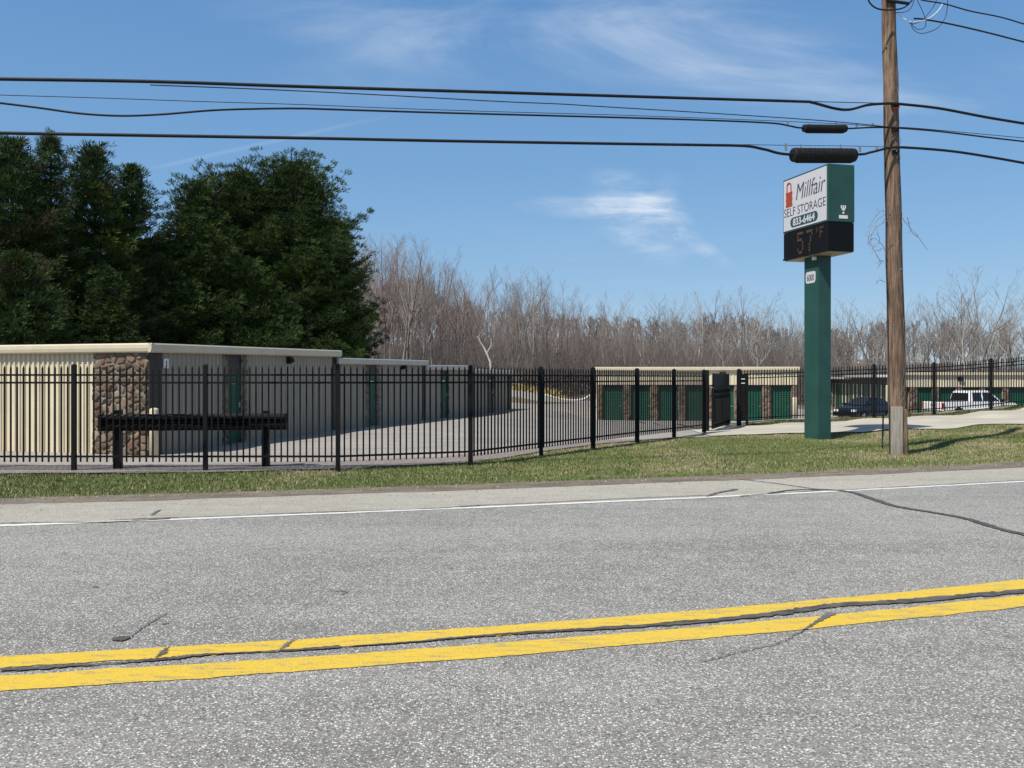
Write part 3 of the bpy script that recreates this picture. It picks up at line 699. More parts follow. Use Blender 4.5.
def fence(label, pts, widths=None, H=1.93):
    e = empty('picket_fence', pts[0]); tag(e, label, 'fence'); base = Vector(pts[0])
    loc = [tuple(Vector(q)-base) for q in pts]
    for i, q in enumerate(loc): fpost(e, q, widths[i] if widths else .075, H+.02)
    for i in range(len(loc)-1): fpanel(e, loc[i], loc[i+1], H=H)
    return e
fp = [(-15.2, 16.4), (-12.8, 16.4), (-10.4, 16.4)]
for x_, d_ in ((74, 16.4), (205.5, 16.4), (338, 16.42), (470.5, 17.5), (541, 19.7), (593, 21.7), (637, 23.8), (674, 25.6), (704, 27.5)): fp.append(((x_-512)/F*d_, d_))
fp = [(x_, y_, zz(x_, y_)) for x_, y_ in fp]
fence('black metal picket fence running from far left along the grass to the gate', fp, [.075]*6+[.09]*2+[.11, .11, .10, .11])
rp_ = [(8.2, 32.5), (11.2, 33.4), (13.68, 34.0), (16.18, 34.5), (18.68, 35.1), (21.1, 35.7), (23.5, 36.3), (26, 37.2), (28.5, 38.2)]
rp_ = [(x_, y_, zz(x_, y_)) for x_, y_ in rp_]
fence('black picket fence right of the gate, rising behind the concrete driveway', rp_, [.13]+[.095]*8, 2.03)

# gate
def gate():
    A = Vector((6.35, 28.5, 0)); B = Vector((8.12, 33.2, 0)); A.z = zz(A.x, A.y); B.z = zz(B.x, B.y)
    rz = math.atan2(B.y-A.y, B.x-A.x); L = (B-A).length; e = empty('sliding_gate', A, rz); sl = B.z-A.z
    tag(e, 'black metal driveway gate seen edge on, dense bars and a board on top', 'gate')
    fr = MB(); H = 1.36
    for z in (.12, .26, H-.18, H): fr.bar((0, 0, z), (L*.86, 0, z+sl*.86), .06, .06)
    for x_ in (0, L*.43, L*.86): fr.bar((x_, 0, .1+sl*x_/L), (x_, 0, H+.02+sl*x_/L), .06, .06, (1, 0, 0))
    fr.build('gate_frame', M_BLACK, e)
    pk = MB(); n = int(L*.86/.085)
    for i in range(1, n): x_ = i*L*.86/n; pk.box(x_-.012, x_+.012, -.012, .012, .12+sl*x_/L, H+sl*x_/L)
    pk.build('gate_bars', M_BLACK, e)
    MB().box(.15, L*.80, -.03, .03, H+.06+sl*.4, H+.50+sl*.4).build('backed_board', M_BLACK, e)
    for q in (.3, .65): MB().box(L*q-.02, L*q+.02, .032, .07, H-.02+sl*q, H+.46+sl*q).build('board_bracket', M_BLACK, e)
    for dx in (-.2, .05):
        p_ = MB().box(dx-.05, dx+.05, .12, .22, -.2, 1.95).build('guide_post', M_BLACK, e)
    br = MB(); br.bar((-.2, .17, 1.72), (.05, .17, 1.72), .05, .05, (0, 0, 1)); br.bar((-.2, .17, 1.55), (.05, .17, 1.55), .05, .05); br.bar((-.2, .17, .12), (.05, .17, .12), .05, .05)
    br.build('guide_bracket', M_BLACK, e)
    br = MB(); 
    for dx in (L*.93, L*1.0): br.box(dx-.05, dx+.05, .1, .2, -.2, 1.35+.5*(dx > L*.95))
    br.build('latch_post', M_BLACK, e)
    MB().box(L*.93-.05, L*.93+.05, .03, .099, 1.15, 1.32).build('latch_box', M_ZINC, e)
gate()
def gate_cabinet():
    x_, y_ = 8.22, 32.1; z_ = zz(x_, y_); e = empty('gate_post_frame', (x_, y_, z_)); tag(e, 'tall black double post frame with a foot bracket right of the gate opening', 'gate post')
    MB().box(-.2, -.08, -.05, .05, -.2, 1.92).build('post', M_BLACK, e); MB().box(.12, .2, -.05, .05, 0, 1.9).build('post', M_BLACK, e)
    MB().box(-.08, .12, -.02, .02, .45, 1.86).build('panel', M_BLACK, e)
    MB().bar((-.1, 0, .36), (.14, 0, .45), .05, .06, (0, 1, 0)).build('brace', M_BLACK, e)
    MB().box(-.05, .08, -.035, -.021, 1.68, 1.71).build('sticker', M_WSOFT, e)
    MB().box(-.05, .08, -.035, -.021, 1.53, 1.56).build('sticker', M_WSOFT, e)
gate_cabinet()

# guardrail section behind the fence
def guardrail():
    P1 = ((118-512)/F*16.72, 16.72); P2 = ((266-512)/F*17.1, 17.1); e = empty('guard_rail', (P1[0], P1[1], 0)); ex = Vector((P2[0]-P1[0], P2[1]-P1[1], 0)); L = ex.length; e.rotation_euler = (0, 0, math.atan2(ex.y, ex.x))
    tag(e, 'short black W-beam guard rail on two posts just behind the fence', 'guard rail')
    zc = .875; pr = [(0, -.155), (-.035, -.12), (-.085, -.09), (-.085, -.055), (-.02, -.02), (-.02, .02), (-.085, .055), (-.085, .09), (-.035, .12), (0, .155)]
    mb = MB(); k = len(pr); x0, x1 = -.30, L+.40
    for x_ in (x0, x1):
        for y_, z_ in pr: mb.v.append((x_, y_-.09, zc+z_))
        for y_, z_ in pr: mb.v.append((x_, y_-.084+.0, zc+z_))
    for i in range(k-1):
        mb.f.append((i, i+1, i+1+2*k, i+2*k)); mb.f.append((k+i, k+i+2*k, k+i+1+2*k, k+i+1))
    for a in (0, k-1): mb.f.append((a, a+2*k, a+3*k, a+k))
    mb.build('rail_beam', M_BLACKR, e)
    for i, x_ in enumerate((0, L)):
        MB().box(x_-.072, x_+.072, -.075, .075, -.3, 1.10-.02*i).build('post', M_BLACKR, e, bevel=.008)
        MB().tube([(x_, -.115, zc), (x_, -.135, zc)], .02, 8).build('bolt', M_BLACKR, e)
    for x_ in (x0+.02, x1-.02): MB().box(x_-.02, x_+.02, -.19, -.165, zc-.15, zc+.15).build('end_plate', M_BLACKR, e)
guardrail()
def bollard(x_, y_, h, r, label):
    z_ = zz(x_, y_); e = MB(); pts = [(0, 0, -.2), (0, 0, h-r*.9)]+[(0, 0, h-r*.9+r*.9*math.sin(a)*.5) for a in (R(25), R(50), R(75), R(88))]
    rs_ = [r, r]+[r*math.cos(a) for a in (R(25), R(50), R(75), R(88))]
    o = e.tube(pts, rs_, 20).build('bollard', M_TRIM, None, (x_, y_, z_), smooth=True); tag(o, label, 'bollard')
bollard((154.3-512)/F*19.5, 19.5, 1.13, .10, 'round cream bollard in front of the stone corner of the near building')
bollard((794.6-512)/F*48.6, 48.6, 1.45, .14, 'round cream bollard at the right end of the building across the yard')

# ------------------------------------------------------------ sign
def sign():
    fd = Vector((-.253, .967)).normalized(); ang = math.atan2(-fd.y, -fd.x)   # local +x runs from the far end of the face towards the near corner
    Mx, My = (828-512)/F*23.6, 23.6; e = empty('pylon_sign', (0, 0, 0)); FL = 2.16; DP = .80
    # local frame: x along face (0 = far end, FL = near corner), -y out of the face (towards the road side left), y into the box
    org = Vector((Mx, My))+fd*FL; zb = zz(8.4, 24.8); e.location = (org.x, org.y, 0); e.rotation_euler = (0, 0, ang)
    tag(e, 'tall green pylon sign reading Millfair Self Storage, with a 57 degree display', 'sign')
    z0, z1, z2 = 5.02, 5.80, 7.33
    bx = MB().box(0, FL, 0, DP, z1+.012, z2).build('sign_cabinet', M_SIGNG, e, bevel=.012)
    MB().box(0.01, FL-.01, 0.01, DP-.01, z0+.02, z1).build('display_cabinet', M_LED, e, bevel=.01)
    MB().box(.04, FL-.04, .04, DP-.04, z0, z0+.019).build('soffit', M_UNDER, e)
    MB().box(.0, FL, -.012, .006, z0+.02, z0+.06).build('display_trim', M_BLACK, e)
    cw, cd = .66, .40; cx = FL/2; cy = DP/2
    MB().box(cx-cw/2, cx+cw/2, cy-cd/2, cy+cd/2, -.2, z0-.003).build('column', M_SIGNG, e, bevel=.008)
    MB().box(cx+cw/2-.16, cx+cw/2-.04, cy-cd/2-.10, cy-cd/2-.003, z0-.12, z0-.02).build('sensor', M_WSOFT, e, bevel=.02)
    face = MB().box(.05, FL-.05, -.012, -.001, z1+.06, z2-.05).build('sign_face', M_FACE, e)
    RX = Matrix.Rotation(R(90), 4, 'X')
    def tm(nm, s, x, z, size, m_, **k): return text_mesh(nm, s, size, m_, face, T4(x, -.0165, z) @ RX, **k)
    H = z2-z1
    tm('lettering', 'Millfair', 1.33, z1+.84, .66, M_INK, shear=.25, offset=-.009, sx=.76)
    tm('lettering', 'SELF STORAGE', FL/2, z1+.45, .34, M_INK, offset=-.006, sx=.90)
    # serifs under and over the main capitals are too fine at this size; telephone number pill
    def rrect(x0, x1, za, zb_, y, r, th):
        pts = []
        for cx_, cz_, a0 in ((x1-r, za+r, -90), (x1-r, zb_-r, 0), (x0+r, zb_-r, 90), (x0+r, za+r, 180)):
            for k in range(7): a = R(a0+15*k); pts.append((cx_+r*math.cos(a), cz_+r*math.sin(a)))
        n = len(pts); mb = MB(); mb.v = [(p[0], y, p[1]) for p in pts]+[(p[0], y+th, p[1]) for p in pts]
        mb.f = [tuple(range(n)), tuple(range(2*n-1, n-1, -1))]+[((i+1) % n, i, i+n, (i+1) % n+n) for i in range(n)]
        return mb
    rrect(.40, 1.72, z1+.115, z1+.385, -.018, .13, .006).build('number_pill', M_INKG, face)
    text_mesh('lettering', '833-6464', .27, M_FACE, face, T4(1.06, -.021, z1+.155) @ RX, .002, offset=.007, sx=1.02)
    # padlock: ribbed body and open hoop
    pl = MB(); 
    for k in range(5): pl.box(.17+(.015 if k % 2 else 0), .50-(.015 if k % 2 else 0), -.020, -.0125, z1+.72+k*.085, z1+.72+k*.085+.070)
    pl.box(.19, .48, -.0185, -.0125, z1+.73, z1+1.13)
    pl.build('padlock_body', M_RED, face)
    arc = [(.235, -.018, z1+1.12)]+[(.335-.10*math.cos(R(a)), -.018, z1+1.29+.10*math.sin(R(a))) for a in range(0, 181, 20)]+[(.435, -.018, z1+1.12)]
    MB().tube(arc, .020, 6).build('padlock_shackle', M_RED, face)
    # address plate on the column
    ap = rrect(cx-.24, cx+.22, 4.30, 4.62, cy-cd/2-.012, .08, .011).build('address_plate', M_FACE, e)
    text_mesh('lettering', '6000', .24, M_INK, ap, T4(cx-.01, cy-cd/2-.0145, 4.37) @ RX, .002, sx=.70)
    # amber display
    dots = MB(); font = {'5': ['11111', '10000', '11110', '00001', '00001', '10001', '01110'], '7': ['11111', '00001', '00010', '00010', '00100', '00100', '00100'],
                         'o': ['010', '101', '010'], 'F': ['1111', '1000', '1110', '1000', '1000']}
    def glyph(ch, x0, zt, p_, q_):
        dots = MB(); rows = font[ch]; dots.box(x0-.01, x0+len(rows[0])*p_+.01, .0092, .0098, zt-len(rows)*q_-.01, zt+.01)
        for r_, row in enumerate(rows):
            for c_, q in enumerate(row):
                if q == '1': dots.box(x0+c_*p_, x0+c_*p_+p_*.8, .003, .0091, zt-r_*q_-q_*.8, zt-r_*q_)
        o = dots.build('digit' if ch in '57' else 'unit_symbol', M_AMBER, e); o.data.materials.append(M_LED)
        for k in range(6): o.data.polygons[k].material_index = 1
    glyph('5', .72, z1-.07, .058, .088); glyph('7', 1.16, z1-.07, .058, .088); glyph('o', 1.60, z1-.07, .035, .045); glyph('F', 1.78, z1-.07, .045, .060)
    # maker's mark on the narrow side (local +x face)
    mk = MB(); xs_ = FL+.001
    MB().box(xs_, xs_+.006, .33, .59, z1+.10, z1+.19).build('maker_plate', M_WSOFT, e)
    mk.box(xs_, xs_+.0055, .455, .465, z1+.24, z1+.44); mk.box(xs_, xs_+.006, .43, .49, z1+.23, z1+.27); mk.box(xs_, xs_+.006, .41, .51, z1+.32, z1+.38)
    mk.box(xs_, xs_+.006, .385, .42, z1+.37, z1+.45); mk.box(xs_, xs_+.006, .50, .535, z1+.37, z1+.45); mk.box(xs_, xs_+.006, .445, .475, z1+.381, z1+.45)
    mk.build('maker_mark', M_WSOFT, e)
sign()

# ------------------------------------------------------------ utility pole and cables
PB = Vector(G(898.5, 456)); PB.y = 18.7; PB.x = (898.5-512)/F*18.7; PB.z = zz(PB.x, PB.y)
def pole():
    e = empty('utility_pole', PB); tag(e, 'tall weathered wooden utility pole leaning slightly, beside the green sign', 'utility pole')
    lean = -.205/9.35; mb = MB(); pts = []; rs_ = []
    for i in range(24):
        z = -.3+i*.5; pts.append((lean*z+.006*math.sin(i*1.3), .004*math.cos(i*2.1), z)); rs_.append(.187-.0052*z+.003*math.sin(i*2.3))
    pl = mb.tube(pts, rs_, 24).build('shaft', M_POLE, e, smooth=True)
    MB().box(-.235, -.01, -.235, -.165, -.2, .98).build('splint_board', M_PLANK, e, bevel=.006)
    MB().box(.0, .09, -.22, -.17, -.2, .93).build('splint_board', M_POLE, e, bevel=.006)
    cp = MB().tube([(lean*z-.182+.0048*z, -.03, z) for z in np.linspace(0, 7.2, 16)], .014, 6).build('ground_wire', M_CABLE, e)
    MB().box(-.30, .0, .0, .0, 0, 0)
    for z, h in ((7.28-PB.z, .06),):
        MB().box(lean*z-.05, lean*z+.10, -.185, -.155, z-h/2, z+h/2).build('orange_tag', M_ORANGE, e)
    for z in (6.83-PB.z, 6.36-PB.z, 7.32-PB.z):
        MB().tube([(lean*z, -.24, z), (lean*z, .22, z)], .014, 8).build('through_bolt', M_ZINC, e)
        MB().box(lean*z-.07, lean*z+.07, -.21, -.155, z-.05, z+.03).build('clamp', M_CABLE, e)
    z = 9.35; MB().tube([(lean*z-.12, -.16, z), (lean*z+.34, -.19, z-.08)], .035, 8).build('wire_bracket', M_CABLE, e)
    for k in range(7):
        z = 1.5+k*1.15; a = rnd.uniform(-2.6, -.4); MB().box(lean*z+.16*math.cos(a)-.012, lean*z+.16*math.cos(a)+.012, .175*math.sin(a)-.012, .175*math.sin(a)+.006, z, z+.03).build('staple', M_ZINC, e)
pole()
UD = Vector((.958, .287, 0))
def wp(x, y, oy=0.0):
    r = (x-512)/F; s = (r*(PB.y+oy)-PB.x)/(UD.x-r*UD.y); P = Vector((PB.x, PB.y+oy, 0))+UD*s; P.z = EYE+(HY-y)/F*P.y
    return P
def ext(P0, s, z): 
    q = P0+UD*s; q.z = z; return q
def cable(label, pts, r, oy=-.19, lz=None, rz_=None, cat='cable', sub=6, m_=M_CABLE, lash=False):
    P = [wp(x, y, oy) for x, y in pts]
    if lz is not None: g0 = (P[1].z-P[0].z)/max(.1, (P[1]-P[0]).length); P = [ext(P[0], -20, lz), ext(P[0], -12, P[0].z-g0*3+(lz-P[0].z)*.35), ext(P[0], -6, P[0].z-g0*3+(lz-P[0].z)*.05), ext(P[0], -3, P[0].z-g0*2), ext(P[0], -1, P[0].z-g0*.9)]+P
    if rz_ is not None: g1 = (P[-1].z-P[-2].z)/max(.1, (P[-1]-P[-2]).length); P = P+[ext(P[-1], .5, P[-1].z+g1*.45), ext(P[-1], 1.5, P[-1].z+g1*1.2), ext(P[-1], 4, P[-1].z+g1*2.2), ext(P[-1], 10, P[-1].z+g1*2.2+(rz_-P[-1].z)*.2), ext(P[-1], 26, rz_)]
    o0 = P[0]; mb = MB(); mb.tube([q-o0 for q in cr(P, sub)], r, 6)
    if False:
        C_ = cr(P, 22); C2 = [q-o0+Vector((0, math.cos(i*.9)*r*.8, math.sin(i*.9)*r*.8+r*.6)) for i, q in enumerate(C_)]; mb.tube(C2, r*.42, 4)
    o = mb.build('overhead_cable', m_, None, o0, smooth=True); tag(o, label, 'cable', 'overhead cables'); return o
cable('topmost thick black cable lashed to its wire, crossing the whole sky', [(0, 79), (150, 81.5), (300, 86.5), (450, 91), (600, 95.5), (700, 98.5), (800, 101.5), (812, 102.5), (835, 108.5), (850, 109.5), (868, 105), (889, 103.5), (905, 104.5), (940, 108.5), (985, 117), (1024, 123.5)], .028, lz=7.5, rz_=7.2, lash=True)
cable('thin wire just above the loop in the topmost cable near the pole', [(780, 100), (815, 101.5), (850, 102.5), (889, 103.2)], .008)
cable('thin wire hugging and then leaving the underside of the topmost cable', [(150, 85), (230, 88), (300, 91), (400, 96), (500, 101.5), (560, 104), (600, 106.5), (700, 112.5), (800, 119), (850, 123), (889, 127)], .009, oy=-.2)
cable('thinnest wire, starting at left between two cables and ending at the pole', [(0, 95), (100, 98), (200, 101.5), (300, 104.5), (400, 108.5), (500, 111.8), (600, 114.5), (700, 118), (800, 122), (850, 124.5), (889, 127.5)], .006, oy=-.17, lz=7.3)
cable('middle black cable with a long dip at left and a small splice case', [(0, 103), (40, 108), (80, 113.5), (120, 115.8), (160, 114.5), (210, 110.5), (250, 109), (300, 108.5), (350, 110), (450, 113), (600, 117), (700, 120), (770, 123), (790, 126), (803, 128), (846, 128.5), (870, 127.5), (889, 127.5), (905, 128.5), (940, 131.5), (985, 137), (1024, 141.5)], .017, lz=7.2, rz_=7.0)
cable('thin wire right of the pole just above the middle cable', [(889, 126.5), (920, 128.5), (970, 133), (1024, 138)], .007, oy=-.16, rz_=7.0)
cable('lowest thick black cable leading to the large splice case by the pole', [(0, 133), (150, 135.5), (300, 138), (450, 141), (600, 143.5), (700, 145), (745, 146), (765, 149.5), (790, 154.5), (856, 154.5), (870, 152.5), (889, 148), (905, 147.5), (950, 151), (990, 157), (1024, 163)], .027, lz=6.9, rz_=6.5, lash=True)
cable('thin support wire running above the large splice case', [(740, 144.5), (800, 145.5), (850, 146), (889, 147)], .006)
cable('upper wire leaving the pole top towards the right frame edge', [(915, -4), (922, 0), (945, 4), (970, 11), (1000, 17), (1024, 24)], .014, oy=-.1, rz_=8.8)
cable('lower wire leaving the pole top towards the right, under the loops', [(914, 18.5), (925, 19.5), (950, 24), (985, 32), (1024, 42)], .017, oy=-.1, rz_=8.4)
cable('short black drop wire curving to the left side of the pole top', [(866, -6), (870, 3), (876, 8), (884, 9.8), (896, 9.5), (905, 7), (912, 0), (916, -8)], .016, oy=-.22)
def loopwire(label, pts, r, m_=M_CABLE, oy=-.12):
    P = [wp(x, y, oy+.05*math.sin(i)) for i, (x, y) in enumerate(pts)]; o = MB().tube([q-P[0] for q in cr(P, 6)], r, 6).build('wire_loop', m_, None, P[0], smooth=True); tag(o, label, 'wire loop', 'wire loops at the pole top')
loopwire('large hanging black wire loop near the pole top', [(948, -6), (947, 10), (944, 20), (936, 29), (922, 33.5), (914, 30), (911, 24), (913, 21)], .007)
loopwire('small inner black wire loop near the pole top', [(917, 0), (922, 10), (925.5, 20), (925, 27), (919, 29.5), (913, 26), (912, 22)], .007, oy=-.1)
loopwire('slanting black wire crossing the small loops by the pole', [(938, -6), (935, 4), (928, 14), (921, 21), (913, 24), (909, 23)], .007)
loopwire('pale wire curving between the loops beside the pole', [(942.5, 4), (938, 11), (931, 17), (925, 20), (918, 21.5), (911, 22), (907, 20), (903, 18), (897, 13)], .009, M_WSOFT)
loopwire('short black jumper wire curling off the pole clamp', [(896, 12.5), (905, 12), (911, 8), (914, 0), (915, -6)], .007)
def splice(label, x0, x1, y, hpx, ribs):
    A = wp(x0, y, -.19); B = wp(x1, y+.4, -.19); L = (B-A).length-.07; r = hpx/F*A.y/2; C_ = (A+B)/2; d = (B-A).normalized()
    e = empty('splice_case', C_); tag(e, label, 'splice case'); mb = MB()
    n = 26; pts = []; rs_ = []
    for i in range(n+1):
        t = i/n; pts.append(d*L*(t-.5)); ed = min(t, 1-t)*n; rs_.append(r*(1.0 if i % 2 else .965))
    pts = [pts[0]-d*.03, pts[0]-d*.02]+pts+[pts[-1]+d*.02, pts[-1]+d*.03]; rs_ = [r*.55, r*.88]+rs_+[r*.88, r*.55]
    mb.tube(pts, rs_, 18).build('case_shell', M_RUBBER, e)
    b2 = MB(); b2.bar(-d*L*.46+Vector((0, -.0, -r*.98)), d*L*.46+Vector((0, 0, -r*.98)), .05, .03); b2.build('case_seam', M_RUBBER, e)
    for t in (-.38, .28): MB().bar(d*L*t+Vector((0, 0, r*.9)), d*L*t+Vector((0, 0, r*1.55)), .02, .02, (1, 0, 0)).build('hanger', M_ZINC, e)
splice('large black ribbed splice case hanging right above the sign', 792, 855, 155, 14.5, True)
splice('small black splice case on the middle cable left of the pole', 803, 846.5, 128.3, 8, False)
def hangers():
    for x, y, h in ((823, 0, 0),): pass
    lst = [(786, 144.5, 6), (860, 147, 5), (877, 147, 5), (788, 122, 4), (857, 124.5, 3.5), (873, 124, 3)]
    for i, (x, y, h) in enumerate(lst):
        A = wp(x, y, -.19); o = MB().box(-.022, .022, -.01, .01, -h/F*A.y, .02).build('cable_hanger', M_ZINC, None, A); tag(o, 'small grey metal hanger clip on the cables near the splice cases', 'clip', 'cable hanger clips')
hangers()
def vine():
    e = empty('dry_vine', PB); tag(e, 'thin dry brown vine tangle hanging out from the pole at mid height', 'vine'); r = random.Random(5); mb = MB()
    base = [[(887, 209), (880, 212), (873, 222), (869, 234), (868, 244), (872, 252), (880, 249)], [(884, 222), (876, 228), (871, 240), (874, 254), (879, 262), (877, 268)], [(886, 214), (879, 220), (876, 233), (881, 240), (876, 247)], [(886, 262), (880, 261), (874, 264)],
            [(903, 215), (908, 223), (914, 233), (921, 243), (926, 250)], [(905, 218), (912, 231), (918, 240)], [(886, 282), (879, 280), (877, 283)], [(886, 250), (882, 244), (874, 238), (869, 243)]]
    for k, bs in enumerate(base):
        P = [wp(x, y, -.1)-PB+Vector((r.uniform(-.01, .01), r.uniform(-.18, .1), 0)) for x, y in bs]; C_ = cr(P, 5); mb.tube(C_, .0055, 4)
        for j in range(2, len(C_)-1, 3): q = C_[j]; mb.tube([q, q+Vector((r.uniform(-.09, .09), r.uniform(-.05, .05), r.uniform(-.08, .10)))], .0035, 3)
    mb.build('stems', TWIGS[1], e)
    mb = MB(); t = MB(); 
    for k in range(40):
        z = r.uniform(.4, 7.5); a = r.uniform(-3.0, -.1); rr = .178-.005*z+.012; lean = -.022*z; P = []
        for j in range(5): a += r.uniform(-.2, .2); z += .12; P.append((lean+rr*math.cos(a), rr*math.sin(a), z))
        mb.tube(P, .004, 3)
    mb.build('clinging_stems', TWIGS[1], e)
vine()
def stake():
    x, y, z = (882.3-512)/F*20.2, 20.2, 0; z = zz(x, y); e = empty('marker_stake', (x, y, z)); tag(e, 'thin dark metal stake standing just left of the pole foot', 'stake')
    MB().tube([(0, 0, -.1), (.02, 0, .75)], .018, 6).build('rod', M_BLACK, e)
    mb = MB(); r = random.Random(3)
    for k in range(7): a = r.uniform(0, 6.28); mb.tube([(0, 0, 0), (.07*math.cos(a)+.05, .07*math.sin(a), .25), (.12*math.cos(a)+.12, .1*math.sin(a), r.uniform(.3, .55))], .004, 3)
    mb.build('dry_stems', TWIGS[3], e)
stake()

# ------------------------------------------------------------ vehicles
M_WPAINT = mat('white_car_paint', (.78, .78, .78), .3, coat=.6); M_BPAINT = mat('dark_blue_car_paint', (.004, .006, .014), .35, coat=.2, spec=.4)
M_GLASS = mat('dark_car_glass', (.012, .014, .018), .06, spec=.8); M_TAIL = mat('red_tail_lamp', (.28, .012, .012), .3); M_HEAD = mat('clear_head_lamp', (.6, .6, .6), .15)
def wheel(e, x, y, r=.36, w=.24):
    sgn = 1 if y > 0 else -1
    pts = [(x, y-sgn*w, r), (x, y-sgn*w*.9, r), (x, y-sgn*.03, r), (x, y, r)]
    wh = MB().tube(pts, [r*.9, r, r, r*.9], 22).build('wheel', M_RUBBER, e)
    MB().tube([(x, y+sgn*.002, r), (x, y+sgn*.014, r)], [r*.62, r*.5], 14).build('rim', M_ZINC, wh)
def quadpane(e, nm, pts, th, m_, par=None):
    P = [Vector(q) for q in pts]; n = (P[1]-P[0]).cross(P[2]-P[1]).normalized()*th; k = len(P)
    return MB().add(P+[q+n for q in P], [tuple(range(k))[::-1], tuple(range(k, 2*k))]+[(i, (i+1) % k, (i+1) % k+k, i+k) for i in range(k)]).build(nm, m_, par or e)
def pickup():
    # heading: away and to the right
    a = R(44); X0 = (943-512)/F*57; e = empty('pickup_truck', (X0+.9, 57.6, -1.03), a)
    tag(e, 'white crew cab pickup truck seen from behind over the driveway crest', 'pickup truck')
    e.location = (27.06, 57.95, -.98); e.rotation_euler = (0, 0, R(14))
    # local x forward; rear at x=0
    W_ = .98
    body = [(0, .50), (0, 1.12), (.04, 1.16), (1.98, 1.18), (2.02, 1.12), (4.2, 1.14), (4.6, 1.14), (5.5, 1.06), (5.72, .95), (5.78, .55), (5.3, .45), (5.15, .45), (5.05, .70), (4.75, .84), (4.45, .70), (4.35, .42), (1.62, .42), (1.52, .70), (1.22, .84), (.92, .70), (.82, .45)]
    MB().prism(body, -W_, W_, -W_*.95, W_*.95, (.6, 1.2)).build('body', M_WPAINT, e, bevel=.035)
    MB().box(.12, 1.92, -.80, .80, 1.184, 1.196).build('bed_floor', M_BLACK, e)
    cab = [(2.02, 1.13), (2.12, 1.72), (2.28, 1.86), (3.5, 1.88), (3.72, 1.83), (4.55, 1.13)]
    c_ = MB().prism(cab, -W_*.94, W_*.94, -W_*.74, W_*.74, (1.15, 1.88)).build('cab', M_WPAINT, e, bevel=.04)
    y = lambda z: W_*(.94-.2*(z-1.15)/.73)+.004
    for s in (1, -1):
        for (x0, x1, x2, x3) in ((2.28, 3.02, 2.98, 2.36), (3.12, 4.3, 3.62, 3.10)):
            pts = [(x0, s*y(1.2), 1.2), (x1, s*y(1.2), 1.2), (x2, s*y(1.74), 1.74), (x3, s*y(1.74), 1.74)]
            quadpane(e, 'side_window', pts if s < 0 else pts[::-1], .01, M_GLASS, c_)
    quadpane(e, 'rear_window', [(2.015, y(1.2)-.12, 1.22), (2.015, -y(1.2)+.12, 1.22), (2.105, -y(1.7)+.10, 1.72), (2.105, y(1.7)-.10, 1.72)], .012, M_GLASS, c_)
    quadpane(e, 'windscreen', [(4.53, -y(1.2)+.1, 1.18), (4.53, y(1.2)-.1, 1.18), (3.78, y(1.78)-.08, 1.80), (3.78, -y(1.78)+.08, 1.80)], .012, M_GLASS, c_)
    tg = MB().box(-.02, -.004, -.74, .74, .62, 1.10).build('tailgate', M_WPAINT, e, bevel=.006); MB().box(-.035, -.021, -.12, .12, .92, .97).build('handle', M_BLACK, tg)
    for s in (1, -1):
        MB().box(-.03, .10, s*.97-.075, s*.97+.02, .74, 1.10).build('tail_lamp', M_TAIL, e, bevel=.01); MB().box(5.6, 5.75, s*.8-.14, s*.8+.14, .78, .95).build('head_lamp', M_HEAD, e)
        MB().box(4.25, 4.45, s*1.1-.09, s*1.1+.09, 1.12, 1.32).build('wing_mirror', M_BLACK, e, bevel=.02)
        wheel(e, 1.22, s*.97, .39); wheel(e, 4.75, s*.97, .39)
    MB().box(-.16, -.03, -.92, .92, .46, .62).build('rear_bumper', M_ZINC, e, bevel=.02)
pickup()
